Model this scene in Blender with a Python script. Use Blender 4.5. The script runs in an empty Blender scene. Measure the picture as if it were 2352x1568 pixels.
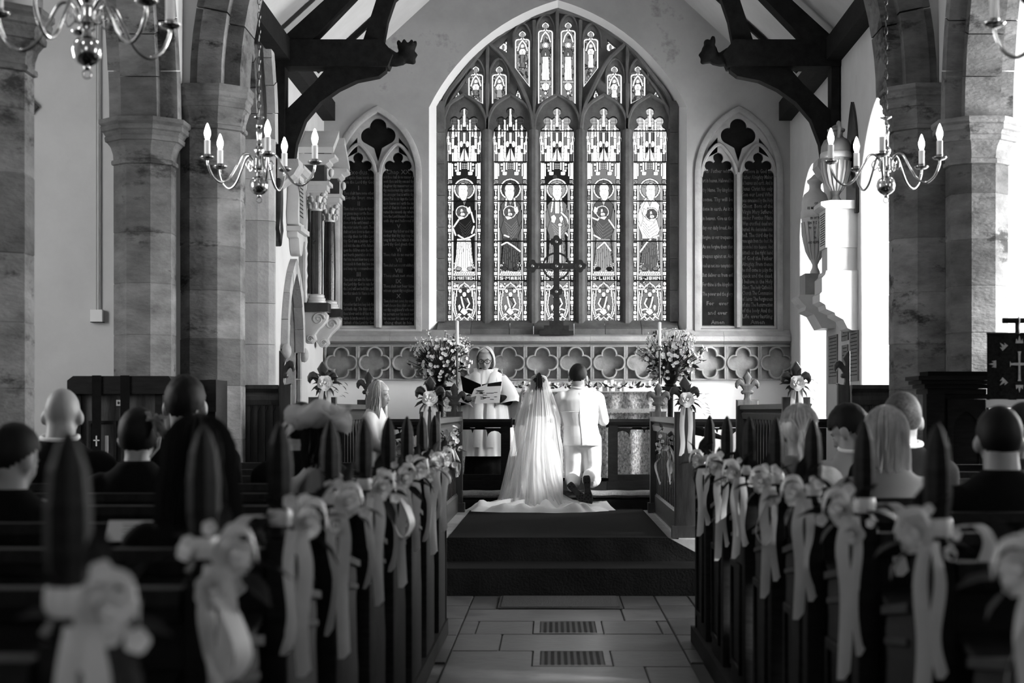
import bpy, bmesh, math, random
import numpy as np
from mathutils import Vector, Matrix
random.seed(7)
PI = math.pi
SC = bpy.context.scene
COL = SC.collection

# ------------------------------------------------------------------ camera
FPX, CAMH, VX, VY = 4000.0, 1.33, 1268.0, 942.0
cd = bpy.data.cameras.new('camera'); cam = bpy.data.objects.new('camera', cd); COL.objects.link(cam)
cam.location = (0, 0, CAMH); cam.rotation_euler = (PI/2, 0, 0)
cd.sensor_width = 36.0; cd.lens = 36.0*FPX/2352.0
cd.shift_x = -(VX-1176.0)/2352.0; cd.shift_y = (VY-784.0)/2352.0
cd.clip_start = 0.05; cd.clip_end = 200
cd.dof.use_dof = True; cd.dof.focus_distance = 17.0; cd.dof.aperture_fstop = 3.4
SC.camera = cam
def at(px, py, Y):            # picture point -> world X, Z at a known distance Y down the church
    return (px-VX)*Y/FPX, CAMH+(VY-py)*Y/FPX

# ------------------------------------------------------------------ light
w = bpy.data.worlds.new('daylight'); SC.world = w; w.use_nodes = True
bg = w.node_tree.nodes['Background']; bg.inputs[0].default_value = (1, 1, 1, 1); bg.inputs[1].default_value = 1.5
def area(name, loc, rot, sx, sy, power, spread=PI):
    d = bpy.data.lights.new(name, 'AREA'); d.shape = 'RECTANGLE'; d.size = sx; d.size_y = sy; d.energy = power; d.spread = spread
    o = bpy.data.objects.new(name, d); o.location = loc; o.rotation_euler = rot; COL.objects.link(o); return o
# daylight outside the glass of the two chancel windows whose lit splays the picture shows
area('window_sanctuary_south_offscreen', (3.70, 19.22, 2.58), (0, PI/2, 0), 2.3, 1.1, 640)
area('window_chancel_south_offscreen', (3.70, 15.15, 2.62), (0, PI/2, 0), 2.35, 1.18, 640)
# aisle and west windows beyond the edges of the picture
area('window_south_aisle_east_offscreen', (6.42, 11.6, 2.9), (0, PI/2, 0), 2.6, 1.9, 800)
area('window_south_aisle_west_offscreen', (6.42, 5.2, 2.9), (0, PI/2, 0), 2.6, 1.9, 60)
area('window_north_aisle_offscreen', (-6.09, 9.2, 3.0), (0, -PI/2, 0), 2.4, 1.6, 170)
area('window_west_offscreen', (0.1, -6.15, 4.2), (PI/2, 0, 0), 2.4, 3.4, 45)
sd = bpy.data.lights.new('sun_offscreen', 'SUN'); sd.energy = 28.0; sd.angle = math.radians(9); so_ = bpy.data.objects.new('sun_offscreen', sd); COL.objects.link(so_)
so_.rotation_euler = Vector((-.86, .42, -.60)).to_track_quat('-Z', 'Y').to_euler()
vs = SC.view_settings
SC.display_settings.display_device = 'sRGB'
vs.view_transform = 'Standard'; vs.look = 'None'; vs.gamma = 1.0; vs.use_curve_mapping = False
vs.exposure = 0.0
SC.cycles.max_bounces = 8; SC.cycles.diffuse_bounces = 4; SC.cycles.transparent_max_bounces = 24
SC.cycles.sample_clamp_indirect = 4.0; SC.cycles.caustics_reflective = False; SC.cycles.caustics_refractive = False

# ------------------------------------------------------------------ materials (all grey: the photograph is black and white)
MAT = {}
def mat(name, g, rough=0.6, spec=0.3, metal=0.0, var=0.0, scale=6.0, stretch=(1, 1, 1), bump=0.0, bscale=40.0, rand=0.0,
        dark=None, dark_amt=0.0, dscale=2.0, sss=0.0):
    if name in MAT: return MAT[name]
    m = bpy.data.materials.new(name); m.use_nodes = True; MAT[name] = m
    nt = m.node_tree; N = nt.nodes; L = nt.links; b = N['Principled BSDF']
    b.inputs['Roughness'].default_value = rough; b.inputs['Metallic'].default_value = metal
    b.inputs['Specular IOR Level'].default_value = spec
    b.inputs['Base Color'].default_value = (g, g, g, 1)
    m.diffuse_color = (g, g, g, 1)
    tc = mp = None
    def coords(sc):
        nonlocal tc
        if tc is None: tc = N.new('ShaderNodeNewGeometry')
        q = N.new('ShaderNodeMapping'); q.inputs['Scale'].default_value = sc; L.new(tc.outputs['Position'], q.inputs['Vector']); return q.outputs['Vector']
    out = None
    if var > 0 or rand > 0 or dark is not None:
        v = N.new('ShaderNodeValue'); v.outputs[0].default_value = g; out = v.outputs[0]
        if var > 0:
            n = N.new('ShaderNodeTexNoise'); n.inputs['Scale'].default_value = scale; n.inputs['Detail'].default_value = 8; n.inputs['Roughness'].default_value = 0.65
            L.new(coords(stretch), n.inputs['Vector'])
            r = N.new('ShaderNodeMapRange'); r.inputs[1].default_value = 0.3; r.inputs[2].default_value = 0.7
            r.inputs[3].default_value = max(0, g*(1-var)); r.inputs[4].default_value = g*(1+var); L.new(n.outputs[0], r.inputs[0]); out = r.outputs[0]
        if rand > 0:
            oi = N.new('ShaderNodeObjectInfo'); r = N.new('ShaderNodeMapRange'); r.inputs[3].default_value = 1-rand; r.inputs[4].default_value = 1+rand
            L.new(oi.outputs['Random'], r.inputs[0]); mu = N.new('ShaderNodeMath'); mu.operation = 'MULTIPLY'
            L.new(out, mu.inputs[0]); L.new(r.outputs[0], mu.inputs[1]); out = mu.outputs[0]
        if dark is not None:
            n = N.new('ShaderNodeTexNoise'); n.inputs['Scale'].default_value = dscale; n.inputs['Detail'].default_value = 6; n.inputs['Roughness'].default_value = 0.7
            L.new(coords((stretch[0], stretch[1], stretch[2])), n.inputs['Vector'])
            r = N.new('ShaderNodeMapRange'); r.inputs[1].default_value = 0.66-dark_amt; r.inputs[2].default_value = 0.74-dark_amt; L.new(n.outputs[0], r.inputs[0])
            mx = N.new('ShaderNodeMix'); mx.data_type = 'FLOAT'; L.new(r.outputs[0], mx.inputs[0]); L.new(out, mx.inputs[2]); mx.inputs[3].default_value = dark; out = mx.outputs[0]
        cb = N.new('ShaderNodeCombineColor')
        for k in range(3): L.new(out, cb.inputs[k])
        L.new(cb.outputs[0], b.inputs['Base Color'])
    if bump > 0:
        n = N.new('ShaderNodeTexNoise'); n.inputs['Scale'].default_value = bscale; n.inputs['Detail'].default_value = 6
        L.new(coords(stretch), n.inputs['Vector'])
        bp = N.new('ShaderNodeBump'); bp.inputs['Strength'].default_value = bump; bp.inputs['Distance'].default_value = 0.02
        L.new(n.outputs[0], bp.inputs['Height']); L.new(bp.outputs[0], b.inputs['Normal'])
    if sss > 0:
        b.inputs['Subsurface Weight'].default_value = sss; b.inputs['Subsurface Radius'].default_value = (0.01, 0.01, 0.01)
    return m
def emis(name, s):
    m = bpy.data.materials.new(name); m.use_nodes = True; b = m.node_tree.nodes['Principled BSDF']
    b.inputs['Base Color'].default_value = (1, 1, 1, 1); b.inputs['Emission Color'].default_value = (1, 1, 1, 1); b.inputs['Emission Strength'].default_value = s
    return m
def sheer(name, g, op, trans=0.5, noise=0.0):  # thin cloth: part see-through, part diffuse, part translucent
    m = bpy.data.materials.new(name); m.use_nodes = True; nt = m.node_tree; N = nt.nodes; L = nt.links; N.clear()
    o = N.new('ShaderNodeOutputMaterial'); d = N.new('ShaderNodeBsdfDiffuse'); t = N.new('ShaderNodeBsdfTranslucent'); c = N.new('ShaderNodeBsdfTransparent')
    d.inputs[0].default_value = (g, g, g, 1); t.inputs[0].default_value = (g, g, g, 1)
    m1 = N.new('ShaderNodeMixShader'); m1.inputs[0].default_value = trans; L.new(d.outputs[0], m1.inputs[1]); L.new(t.outputs[0], m1.inputs[2])
    m2 = N.new('ShaderNodeMixShader'); m2.inputs[0].default_value = op; L.new(c.outputs[0], m2.inputs[1]); L.new(m1.outputs[0], m2.inputs[2])
    L.new(m2.outputs[0], o.inputs[0]); return m
def glass(name, g):           # leaded glass: lets the daylight behind it through, tinted
    m = bpy.data.materials.new(name); m.use_nodes = True; nt = m.node_tree; N = nt.nodes; L = nt.links; N.clear()
    o = N.new('ShaderNodeOutputMaterial'); c = N.new('ShaderNodeBsdfTransparent'); c.inputs[0].default_value = (g, g, g, 1)
    d = N.new('ShaderNodeBsdfGlossy'); d.inputs[0].default_value = (.3, .3, .3, 1); d.inputs[1].default_value = 0.3
    mx = N.new('ShaderNodeMixShader'); mx.inputs[0].default_value = 0.03; L.new(c.outputs[0], mx.inputs[1]); L.new(d.outputs[0], mx.inputs[2]); L.new(mx.outputs[0], o.inputs[0])
    return m

# name                 grey   (linear)
PLASTER = mat('limewashed_plaster', 0.55, 0.85, 0.1, var=0.09, scale=1.6, bump=0.25, bscale=6, dark=0.42, dark_amt=0.0, dscale=1.1)
PLASTER_C = PLASTER
PLASTER_N = mat('aged_plaster', 0.36, 0.85, 0.1, var=0.14, scale=1.3, bump=0.35, bscale=5, dark=0.24, dark_amt=0.06, dscale=1.3)
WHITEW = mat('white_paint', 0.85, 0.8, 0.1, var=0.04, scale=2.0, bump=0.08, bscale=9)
SAND = mat('sandstone', 0.135, 0.85, 0.15, var=0.5, scale=2.6, stretch=(1, 1, 2.2), bump=0.4, bscale=25, rand=0.35, dark=0.035, dark_amt=0.1, dscale=1.7)
SANDL = mat('pale_limestone', 0.36, 0.8, 0.15, var=0.25, scale=3.0, bump=0.3, bscale=30, rand=0.15)
TRAC = mat('tracery_stone', 0.13, 0.8, 0.15, var=0.35, scale=5.0, bump=0.3, bscale=30, rand=0.15)
FRIEZE = mat('frieze_stone', 0.3, 0.8, 0.15, var=0.35, scale=4.0, bump=0.3, bscale=30, rand=0.15)
FRIEZED = FRIEZE
MARBLE = mat('white_marble', 0.5, 0.35, 0.4, var=0.12, scale=3.0)
MARBLEG = mat('grey_marble', 0.22, 0.4, 0.4, var=0.3, scale=5.0)
MARBLED = mat('black_marble', 0.022, 0.25, 0.5, var=0.6, scale=4.0)
OAKD = mat('black_oak', 0.010, 0.65, 0.12, var=0.5, scale=3, stretch=(3, 3, 18), bump=0.1, bscale=12)
OAKT = mat('truss_oak', 0.010, 0.8, 0.1, var=0.5, scale=3, stretch=(4, 4, 4), bump=0.2, bscale=12)
OAK = mat('stall_oak', 0.03, 0.4, 0.4, var=0.5, scale=4, stretch=(6, 2, 1), bump=0.1, bscale=20)
OAKM = mat('desk_oak', 0.010, 0.6, 0.12, var=0.6, scale=3, stretch=(8, 8, 1.2), bump=0.1, bscale=12)
FLAG = mat('flagstone', 0.06, 0.3, 0.45, var=0.4, scale=4.0, bump=0.12, bscale=14, rand=0.3, dark=0.03, dark_amt=0.1, dscale=2.4)
CARPET = mat('dark_carpet', 0.008, 0.85, 0.08, var=0.4, scale=5, stretch=(1, 8, 1), bump=0.3, bscale=60)
MATT = mat('doormat', 0.04, 0.95, 0.1, var=0.5, scale=90, bump=0.6, bscale=120)
IRON = mat('cast_iron', 0.012, 0.45, 0.5, metal=0.6)
BRASS = mat('polished_brass', 0.62, 0.12, 0.5, metal=1.0, var=0.1, scale=12)
BRASSD = mat('tarnished_brass', 0.05, 0.3, 0.5, metal=0.85, var=0.3, scale=12)
CANDLE = mat('candle_wax', 0.85, 0.5, 0.3)
BOARD = mat('painted_board', 0.010, 0.6, 0.1, var=0.7, scale=5.0, dark=0.03, dark_amt=-0.02, dscale=4)
GILT = mat('faded_gilt_lettering', 0.08, 0.5, 0.3, var=0.7, scale=9.0)
PAPER = mat('paper', 0.75, 0.8, 0.1, var=0.05)
INK = mat('ink', 0.03, 0.8, 0.1)
BLACKC = mat('black_cloth', 0.006, 0.9, 0.08, var=0.3, scale=20)
GREYC = mat('grey_cloth', 0.12, 0.9, 0.1, var=0.2, scale=20)
WHITEC = mat('white_linen', 0.78, 0.85, 0.1, var=0.05, scale=8)
CREAMC = mat('cream_suit_cloth', 0.68, 0.8, 0.1, var=0.06, scale=8)
RIBBON = mat('satin_ribbon', 0.68, 0.45, 0.4, var=0.12, scale=5)
ROSE = mat('rose_petal', 0.8, 0.7, 0.2, sss=0.0, var=0.08, scale=30)
LEAF = mat('leaf', 0.022, 0.5, 0.35, var=0.4, scale=20, rand=0.4)
BLOSS = mat('blossom', 0.78, 0.7, 0.2, var=0.15, scale=30, rand=0.2)
SKIN = mat('skin', 0.30, 0.5, 0.3, var=0.05, scale=15)
SKIND = SKIN
HAIRD = mat('dark_hair', 0.006, 0.6, 0.18)
HAIRB = mat('blonde_hair', 0.42, 0.4, 0.4, var=0.4, scale=14, stretch=(4, 4, 0.6))
HAIRW = mat('silver_blonde_hair', 0.42, 0.45, 0.4, var=0.25, scale=20, stretch=(4, 4, 1))
HAIRG = mat('greying_hair', 0.05, 0.6, 0.3, var=0.7, scale=90)
BULB = emis('lit_bulb', 22.0)

# ------------------------------------------------------------------ mesh helpers
class MB:
    def __init__(s): s.v = []; s.f = []; s.mi = []; s.cur = 0
    def add(s, vs_, fs, M=None):
        n = len(s.v)
        s.v += [tuple(M @ Vector(p)) for p in vs_] if M else [tuple(p) for p in vs_]
        s.f += [tuple(i+n for i in f) for f in fs]; s.mi += [s.cur]*len(fs); return s
    def box(s, x0, x1, y0, y1, z0, z1, M=None):
        return s.add([(x0,y0,z0),(x1,y0,z0),(x1,y1,z0),(x0,y1,z0),(x0,y0,z1),(x1,y0,z1),(x1,y1,z1),(x0,y1,z1)],
                     [(0,3,2,1),(4,5,6,7),(0,1,5,4),(1,2,6,5),(2,3,7,6),(3,0,4,7)], M)
    def bar(s, p, q, w, h, up=(0,0,1)):       # square bar from p to q
        p, q = Vector(p), Vector(q); d = (q-p); L = d.length; d.normalize(); u = Vector(up); a = d.cross(u)
        if a.length < 1e-4: a = d.cross(Vector((1,0,0)))
        a.normalize(); b = a.cross(d)
        M = Matrix((( a.x, d.x, b.x, p.x), (a.y, d.y, b.y, p.y), (a.z, d.z, b.z, p.z), (0,0,0,1)))
        return s.box(-w/2, w/2, 0, L, -h/2, h/2, M)
    def prism(s, poly, plane, d0, d1, M=None):
        n = len(poly)
        f = {'xz': lambda a, b, d: (a, d, b), 'yz': lambda a, b, d: (d, a, b), 'xy': lambda a, b, d: (a, b, d)}[plane]
        vs_ = [f(a, b, d0) for a, b in poly]+[f(a, b, d1) for a, b in poly]
        fs = [tuple(range(n)), tuple(range(2*n-1, n-1, -1))]+[(i, n+i, n+(i+1) % n, (i+1) % n) for i in range(n)]
        return s.add(vs_, fs, M)
    def tube(s, path, r, n=8, cap=True, flat=1.0, side=None):
        P = [Vector(p) for p in path]; k = len(P); R = r if isinstance(r, (list, tuple)) else [r]*k
        vs_ = []; a = None
        for i in range(k):
            d = (P[min(i+1, k-1)]-P[max(i-1, 0)]); d = d.normalized() if d.length > 1e-9 else Vector((0,0,1))
            if a is None:
                a = Vector(side) if side else (Vector((0,0,1)) if abs(d.z) < 0.9 else Vector((1,0,0)))
            a = a-d*a.dot(d)
            if a.length < 1e-6: a = d.orthogonal()
            a.normalize(); b = d.cross(a)
            for j in range(n):
                t = 2*PI*j/n; vs_.append(P[i]+(a*math.cos(t)+b*math.sin(t)*flat)*R[i])
        fs = [(i*n+j, i*n+(j+1) % n, (i+1)*n+(j+1) % n, (i+1)*n+j) for i in range(k-1) for j in range(n)]
        if cap: fs += [tuple(range(n-1, -1, -1)), tuple((k-1)*n+j for j in range(n))]
        return s.add(vs_, fs)
    def lathe(s, prof, n=16, c=(0,0,0), M=None, rot=0.0, sx=1.0, sy=1.0):
        vs_ = [(c[0]+r*sx*math.cos(rot+2*PI*j/n), c[1]+r*sy*math.sin(rot+2*PI*j/n), c[2]+z) for r, z in prof for j in range(n)]
        k = len(prof)
        fs = [(i*n+j, i*n+(j+1) % n, (i+1)*n+(j+1) % n, (i+1)*n+j) for i in range(k-1) for j in range(n)]
        fs += [tuple(range(n-1, -1, -1)), tuple((k-1)*n+j for j in range(n))]
        return s.add(vs_, fs, M)
    def ell(s, c, r, n=14, k=9, M=None):
        pr = [(max(1e-4, math.sin(PI*i/k)), -math.cos(PI*i/k)) for i in range(k+1)]
        vs_ = [(c[0]+q*r[0]*math.cos(2*PI*j/n), c[1]+q*r[1]*math.sin(2*PI*j/n), c[2]+z*r[2]) for q, z in pr for j in range(n)]
        fs = [(i*n+j, i*n+(j+1) % n, (i+1)*n+(j+1) % n, (i+1)*n+j) for i in range(k) for j in range(n)]
        return s.add(vs_, fs, M)
    def grid(s, rows, close=False):            # rows of points -> surface
        m = len(rows[0]); vs_ = [p for r in rows for p in r]
        fs = [(i*m+j, i*m+(j+1) % m, (i+1)*m+(j+1) % m, (i+1)*m+j) for i in range(len(rows)-1) for j in range(m if close else m-1)]
        return s.add(vs_, fs)
    def mesh(s, name, mats, smooth=None):
        me = bpy.data.meshes.new(name); me.from_pydata(s.v, [], s.f)
        for m in (mats if isinstance(mats, (list, tuple)) else [mats]): me.materials.append(m)
        if any(s.mi): me.polygons.foreach_set('material_index', s.mi)
        bm = bmesh.new(); bm.from_mesh(me); bmesh.ops.recalc_face_normals(bm, faces=bm.faces); bm.to_mesh(me); bm.free()
        finish(me, smooth); return me
    def obj(s, name, mats, parent=None, smooth=None, loc=None, rz=0.0):
        return link(name, s.mesh(name, mats, smooth), parent, loc, rz)
def finish(me, smooth):
    if smooth is not None:
        me.polygons.foreach_set('use_smooth', [True]*len(me.polygons))
        if smooth < 180: me.set_sharp_from_angle(angle=math.radians(smooth))
    me.update()
def link(name, data, parent=None, loc=None, rz=0.0):
    stuff = name in ('lettering', 'fluting', 'strapwork', 'fringe', 'foliage')
    o = bpy.data.objects.new(name, data); COL.objects.link(o)
    if parent is not None: o.parent = parent
    if loc is not None: o.location = loc
    if rz: o.rotation_euler[2] = rz
    if stuff: o['kind'] = 'stuff'
    return o
def tag(o, label, cat, group=None):
    o['label'] = label; o['category'] = cat
    if group: o['group'] = group
    return o
def thing(name, label, cat, loc=(0,0,0), rz=0.0, group=None):
    return tag(link(name, None, None, loc, rz), label, cat, group)
def struct(o): o['kind'] = 'structure'; return o
def room(name, loc=(0,0,0)): return struct(link(name, None, None, loc))
def dup(o, parent=None, loc=None, rz=None, label=None):
    c = o.copy(); COL.objects.link(c); c.parent = parent
    if loc is not None: c.location = loc
    if rz is not None: c.rotation_euler[2] = rz
    if label: c['label'] = label
    for ch in list(o.children): dup(ch, c)
    return c
def plate(name, loops, t, mats, plane='xz', d=0.0, bevel=0.0, smooth=None, bres=1):
    """flat pierced plate: first loop the outline, the others holes; thickness t from d"""
    cu = bpy.data.curves.new('tmp', 'CURVE'); cu.dimensions = '2D'; cu.fill_mode = 'BOTH'; cu.extrude = t/2-bevel; cu.bevel_depth = bevel; cu.bevel_resolution = bres; cu.offset = -bevel
    for lp in loops:
        sp = cu.splines.new('POLY'); sp.points.add(len(lp)-1)
        sp.points.foreach_set('co', [c for p in lp for c in (p[0], p[1], 0, 1)]); sp.use_cyclic_u = True
    o = bpy.data.objects.new('tmp', cu)
    me = bpy.data.meshes.new_from_object(o); bpy.data.objects.remove(o); bpy.data.curves.remove(cu)
    me.name = name; n = len(me.vertices); co = np.empty(n*3, 'f'); me.vertices.foreach_get('co', co); co = co.reshape(-1, 3)
    if plane == 'xz': new = np.stack([co[:,0], d+t/2+co[:,2], co[:,1]], 1)
    elif plane == 'yz': new = np.stack([d+t/2+co[:,2], co[:,0], co[:,1]], 1)
    else: new = np.stack([co[:,0], co[:,1], d+t/2+co[:,2]], 1)
    me.vertices.foreach_set('co', new.astype('f').ravel())
    me.materials.clear()
    for m in (mats if isinstance(mats, (list, tuple)) else [mats]): me.materials.append(m)
    bm = bmesh.new(); bm.from_mesh(me); bmesh.ops.remove_doubles(bm, verts=bm.verts, dist=1e-5); bmesh.ops.recalc_face_normals(bm, faces=bm.faces); bm.to_mesh(me); bm.free()
    finish(me, smooth); return me
def arcpts(cx, cy, r, a0, a1, n=10):
    return [(cx+r*math.cos(math.radians(a0+(a1-a0)*i/n)), cy+r*math.sin(math.radians(a0+(a1-a0)*i/n))) for i in range(n+1)]
def parch(cx, hw, z0, zs, za, a=None, n=14):
    """closed outline of a pointed-arch opening: floor z0, spring zs, apex za; a = how far past the axis the arc centres lie"""
    r = za-zs
    if a is None: a = max(0.0, (r*r-hw*hw)/(2*hw))
    b = -(2*a*hw+hw*hw+r*r)/(2*r); R = math.hypot(a, b)
    t0 = math.atan2(-r-b, -hw-a); t1 = math.atan2(-b, -a)
    if t0 < 0: t0 += 2*PI
    L = [(a+R*math.cos(t0+(t1-t0)*i/n), za+b+R*math.sin(t0+(t1-t0)*i/n)) for i in range(n+1)]
    pts = [(cx+x, z) for x, z in L]+[(cx-x, z) for x, z in reversed(L[:-1])]
    return ([(cx-hw, z0)] if z0 < zs else [])+pts+([(cx+hw, z0)] if z0 < zs else [])
def text_mesh(name, body, size, align='CENTER', spacing=1.0, res=1, bold=0.0, extrude=0.0, line=1.0):
    cu = bpy.data.curves.new('tmp', 'FONT'); cu.body = body; cu.size = size; cu.align_x = align; cu.space_line = line; cu.space_character = spacing
    cu.resolution_u = res; cu.offset = bold; cu.extrude = extrude; cu.fill_mode = 'FRONT' if extrude == 0 else 'BOTH'
    o = bpy.data.objects.new('tmp', cu); me = bpy.data.meshes.new_from_object(o); bpy.data.objects.remove(o); bpy.data.curves.remove(cu); me.name = name
    return me
def blob(name, fill, voxel, smooth_it, mats, sub=0):
    """one continuous skin over overlapping forms"""
    mb = MB(); fill(mb); me = bpy.data.meshes.new(name); me.from_pydata(mb.v, [], mb.f)
    bm = bmesh.new(); bm.from_mesh(me); bmesh.ops.recalc_face_normals(bm, faces=bm.faces); bm.to_mesh(me); bm.free()
    o = bpy.data.objects.new('tmp', me); COL.objects.link(o)
    r = o.modifiers.new('r', 'REMESH'); r.mode = 'VOXEL'; r.voxel_size = voxel
    if smooth_it: q = o.modifiers.new('s', 'SMOOTH'); q.factor = 0.6; q.iterations = smooth_it
    dg = bpy.context.evaluated_depsgraph_get(); out = bpy.data.meshes.new_from_object(o.evaluated_get(dg))
    bpy.data.objects.remove(o); bpy.data.meshes.remove(me); out.name = name; out.materials.clear(); out.materials.append(mats); finish(out, 180); return out
def cone(mb, pts, rad, n=12):                  # tapered limb with rounded ends
    mb.tube(pts, rad, n)
    for p, r in ((pts[0], rad[0]), (pts[-1], rad[-1])): mb.ell(p, (r, r, r), n, 7)
def bez(p, n=10):                               # smooth path through control points (Catmull-Rom)
    P = [Vector(q) for q in p]; P = [P[0]*2-P[1]]+P+[P[-1]*2-P[-2]]; out = []
    for i in range(1, len(P)-2):
        for j in range(n):
            t = j/n; a, b, c, d = P[i-1], P[i], P[i+1], P[i+2]
            out.append(0.5*((2*b)+(c-a)*t+(2*a-5*b+4*c-d)*t*t+(3*b-a-3*c+d)*t**3))
    out.append(P[-2]); return out
# ================================================================== THE SETTING
YE = 21.0; XL, XR = -2.75, 2.87; ZC, ZS = 0.37, 0.53       # east wall, chancel side walls, chancel and sanctuary floor heights
def quatre(cx, cy, off, r, n=10, start=90):
    dgn = off*0.7071+math.sqrt(max(1e-9, r*r-off*off*0.5)); al = math.degrees(math.atan2(dgn*0.7071, dgn*0.7071-off)); pts = []
    for q in range(4):
        th = start-90*q; a = math.radians(th); pts += arcpts(cx+off*math.cos(a), cy+off*math.sin(a), r, th+al, th-al, n)[:-1]
    return pts
def rect(x0, x1, z0, z1): return [(x0, z0), (x1, z0), (x1, z1), (x0, z1)]
def voussoirs(parent, name, plane, c, hw, zs, R, r0, r1, d0, d1, n, m, k=3):
    for sgn in (-1, 1):
        for i in range(n):
            def am(r): return math.acos(max(-1, min(1, (R-hw)/(R+r))))
            pl = []
            for r, rev in ((r0, False), (r1, True)):
                A = am(r); ts = [A*(i+0.012+(0.976)*j/k)/n for j in range(k+1)]
                if rev: ts = ts[::-1]
                for t in ts: pl.append((c+sgn*(hw-R+(R+r)*math.cos(t)), zs+(R+r)*math.sin(t)))
            e = random.uniform(-0.006, 0.006)
            MB().prism(pl, plane, d0+e, d1+e).obj(name, m, parent)
def octo(af): return af/2/math.cos(PI/8)
def pier(label, x, y, af, ztop, cap_af, cath=0.33, floor_z=0.0):
    t = struct(thing('stone_pier', label, 'pier', (x, y, floor_z))); z = 0.0; zt = ztop-floor_z; i = 0
    MB().lathe([(octo(af+.12), 0), (octo(af+.12), .22), (octo(af+.02), .30)], 8, rot=PI/8).obj('plinth', SAND, t)
    z = 0.30
    while z < zt-cath-0.02:
        h = min(random.uniform(0.33, 0.42), zt-cath-z); 
        if zt-cath-z-h < 0.15: h = zt-cath-z
        a = octo(af*random.uniform(0.992, 1.006))
        MB().lathe([(a-.004, z), (a, z+.006), (a, z+h-.006), (a-.004, z+h)], 8, rot=PI/8).obj('stone_drum', SAND, t); z += h
    s = (cap_af-af); P = [(af, -cath), (af+.03, -cath+.005), (af+.035, -cath+.02), (af+.03, -cath+.035), (af+.005, -cath+.04), (af+.01, -cath+.08), (af+.04, -cath+.13), (af+s*.45, -.165),
         (af+s*.58, -.16), (af+s*.62, -.13), (af+s*.56, -.12), (af+s*.7, -.095), (af+s*.86, -.085), (af+s*.9, -.055), (af+s*.84, -.045), (cap_af, -.03), (cap_af, 0), (cap_af-.06, .005)]
    MB().lathe([(octo(a), zt+b) for a, b in P], 8, rot=PI/8).obj('capital', SAND, t)
    return t

# ---- floors
MORT = mat('joint_mortar', 0.08, 0.9)
FL = struct(link('floor', plate('floor', [rect(-6.2, 6.4, -6, 12.5), rect(-.085, .285, 10.40, 10.98), rect(-.075, .295, 9.08, 9.62)], .2, MORT, 'xy', -.212)))
MB().box(-6.2, 6.4, -6, 12.5, -.42, -.40).box(-.3, -.085, 9.0, 11.1, -.40, -.212).box(.295, .5, 9.0, 11.1, -.40, -.212).obj('heating_duct', MORT, FL)
rows = [(12.49, 11.67, [-.56, -.37, .48, .73]), (11.67, 11.01, [-.56, .46, .73]), (11.01, 10.37, [-.56, -.46, -.115, .31, .66, .73]), (10.37, 9.65, [-.56, -.295, .73]),
        (9.65, 9.05, [-.56, -.105, .32, .73]), (9.05, 8.45, [-.56, .48, .73]), (8.45, 7.8, [-.56, .0, .73]), (7.8, 7.1, [-.56, -.25, .4, .73]), (7.1, 6.3, [-.56, .2, .73]),
        (6.3, 5.5, [-.56, -.1, .73]), (5.5, 4.6, [-.56, .3, .73]), (4.6, 3.6, [-.56, .0, .73]), (3.6, 2.4, [-.56, .25, .73]), (2.4, 1.0, [-.56, .1, .73])]
def flag(x0, x1, y0, y1):
    e = random.uniform(0, .004); g = .0045
    MB().box(x0+g, x1-g, y0+g, y1-g, -.05, -.006+e).box(x0+g+.004, x1-g-.004, y0+g+.004, y1-g-.004, -.006+e, -.003+e).obj('flagstone', FLAG, FL)
for y1, y0, xs in rows:
    for a, b in zip(xs, xs[1:]):
        if (y1, a) in ((11.01, -.115), (9.65, -.105)): continue      # iron gratings lie here
        flag(a, b, y0, y1)
for x0, x1, sg in ((-.80, -.56, 0), (.73, .97, 0), (-1.75, -.80, 1), (.97, 1.9, 1)):
    y = 12.49; i = 0
    while y > 9.4:
        h = 0.9 if sg else 0.62+.3*((i*7) % 3)/3; flag(x0, x1, max(9.2, y-h), y); y -= h; i += 1
st = MB().box(-3.0, 3.2, 12.5, 13.06, -.1, .19).obj('floor_step', SAND); struct(st)
fc = MB().box(-3.35, 3.5, 13.05, 17.22, -.1, ZC-.006).obj('floor_chancel', mat('chancel_stone_floor', 0.3, 0.35, 0.4, var=0.3, scale=5, bump=0.15, bscale=15)); struct(fc)
for k in range(9):
    for s in (0, 1):
        x0 = -.99 if not s else .95; y0 = 13.06+k*.42
        MB().box(x0, x0+.21, y0+.004, y0+.416, ZC-.01, ZC+.002).obj('floor_tile', mat('pale_floor_tile', 0.42, 0.3, 0.45, var=0.3, scale=9, rand=.2), fc)
fs_ = MB().box(-3.35, 3.5, 17.2, 21.1, -.1, ZS).obj('floor_sanctuary', CARPET); struct(fs_)
# carpet runner over the steps and the chancel floor
cp = MB()
prof = [(12.488, .0), (12.488, .196), (13.036, .198), (13.04, .2), (13.04, ZC+.008), (16.87, ZC+.008)]
rows_ = []
for y, z in prof:
    rows_.append([(x, y-.004*(i % 2), z) for i, x in enumerate(np.linspace(-1.06 if z < .3 else -.78, 1.2 if z < .3 else .87, 12))])
CT = thing('carpet_runner', 'dark carpet runner covering both chancel steps and the chancel floor', 'carpet', (0, 12.49, 0))
a_ = cp.grid(rows_[:5]).obj('step_carpet', CARPET, CT); b_ = MB().grid(rows_[4:]).obj('floor_carpet', CARPET, CT)
for o in (a_, b_): o.location = (0, -12.49, 0)

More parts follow.
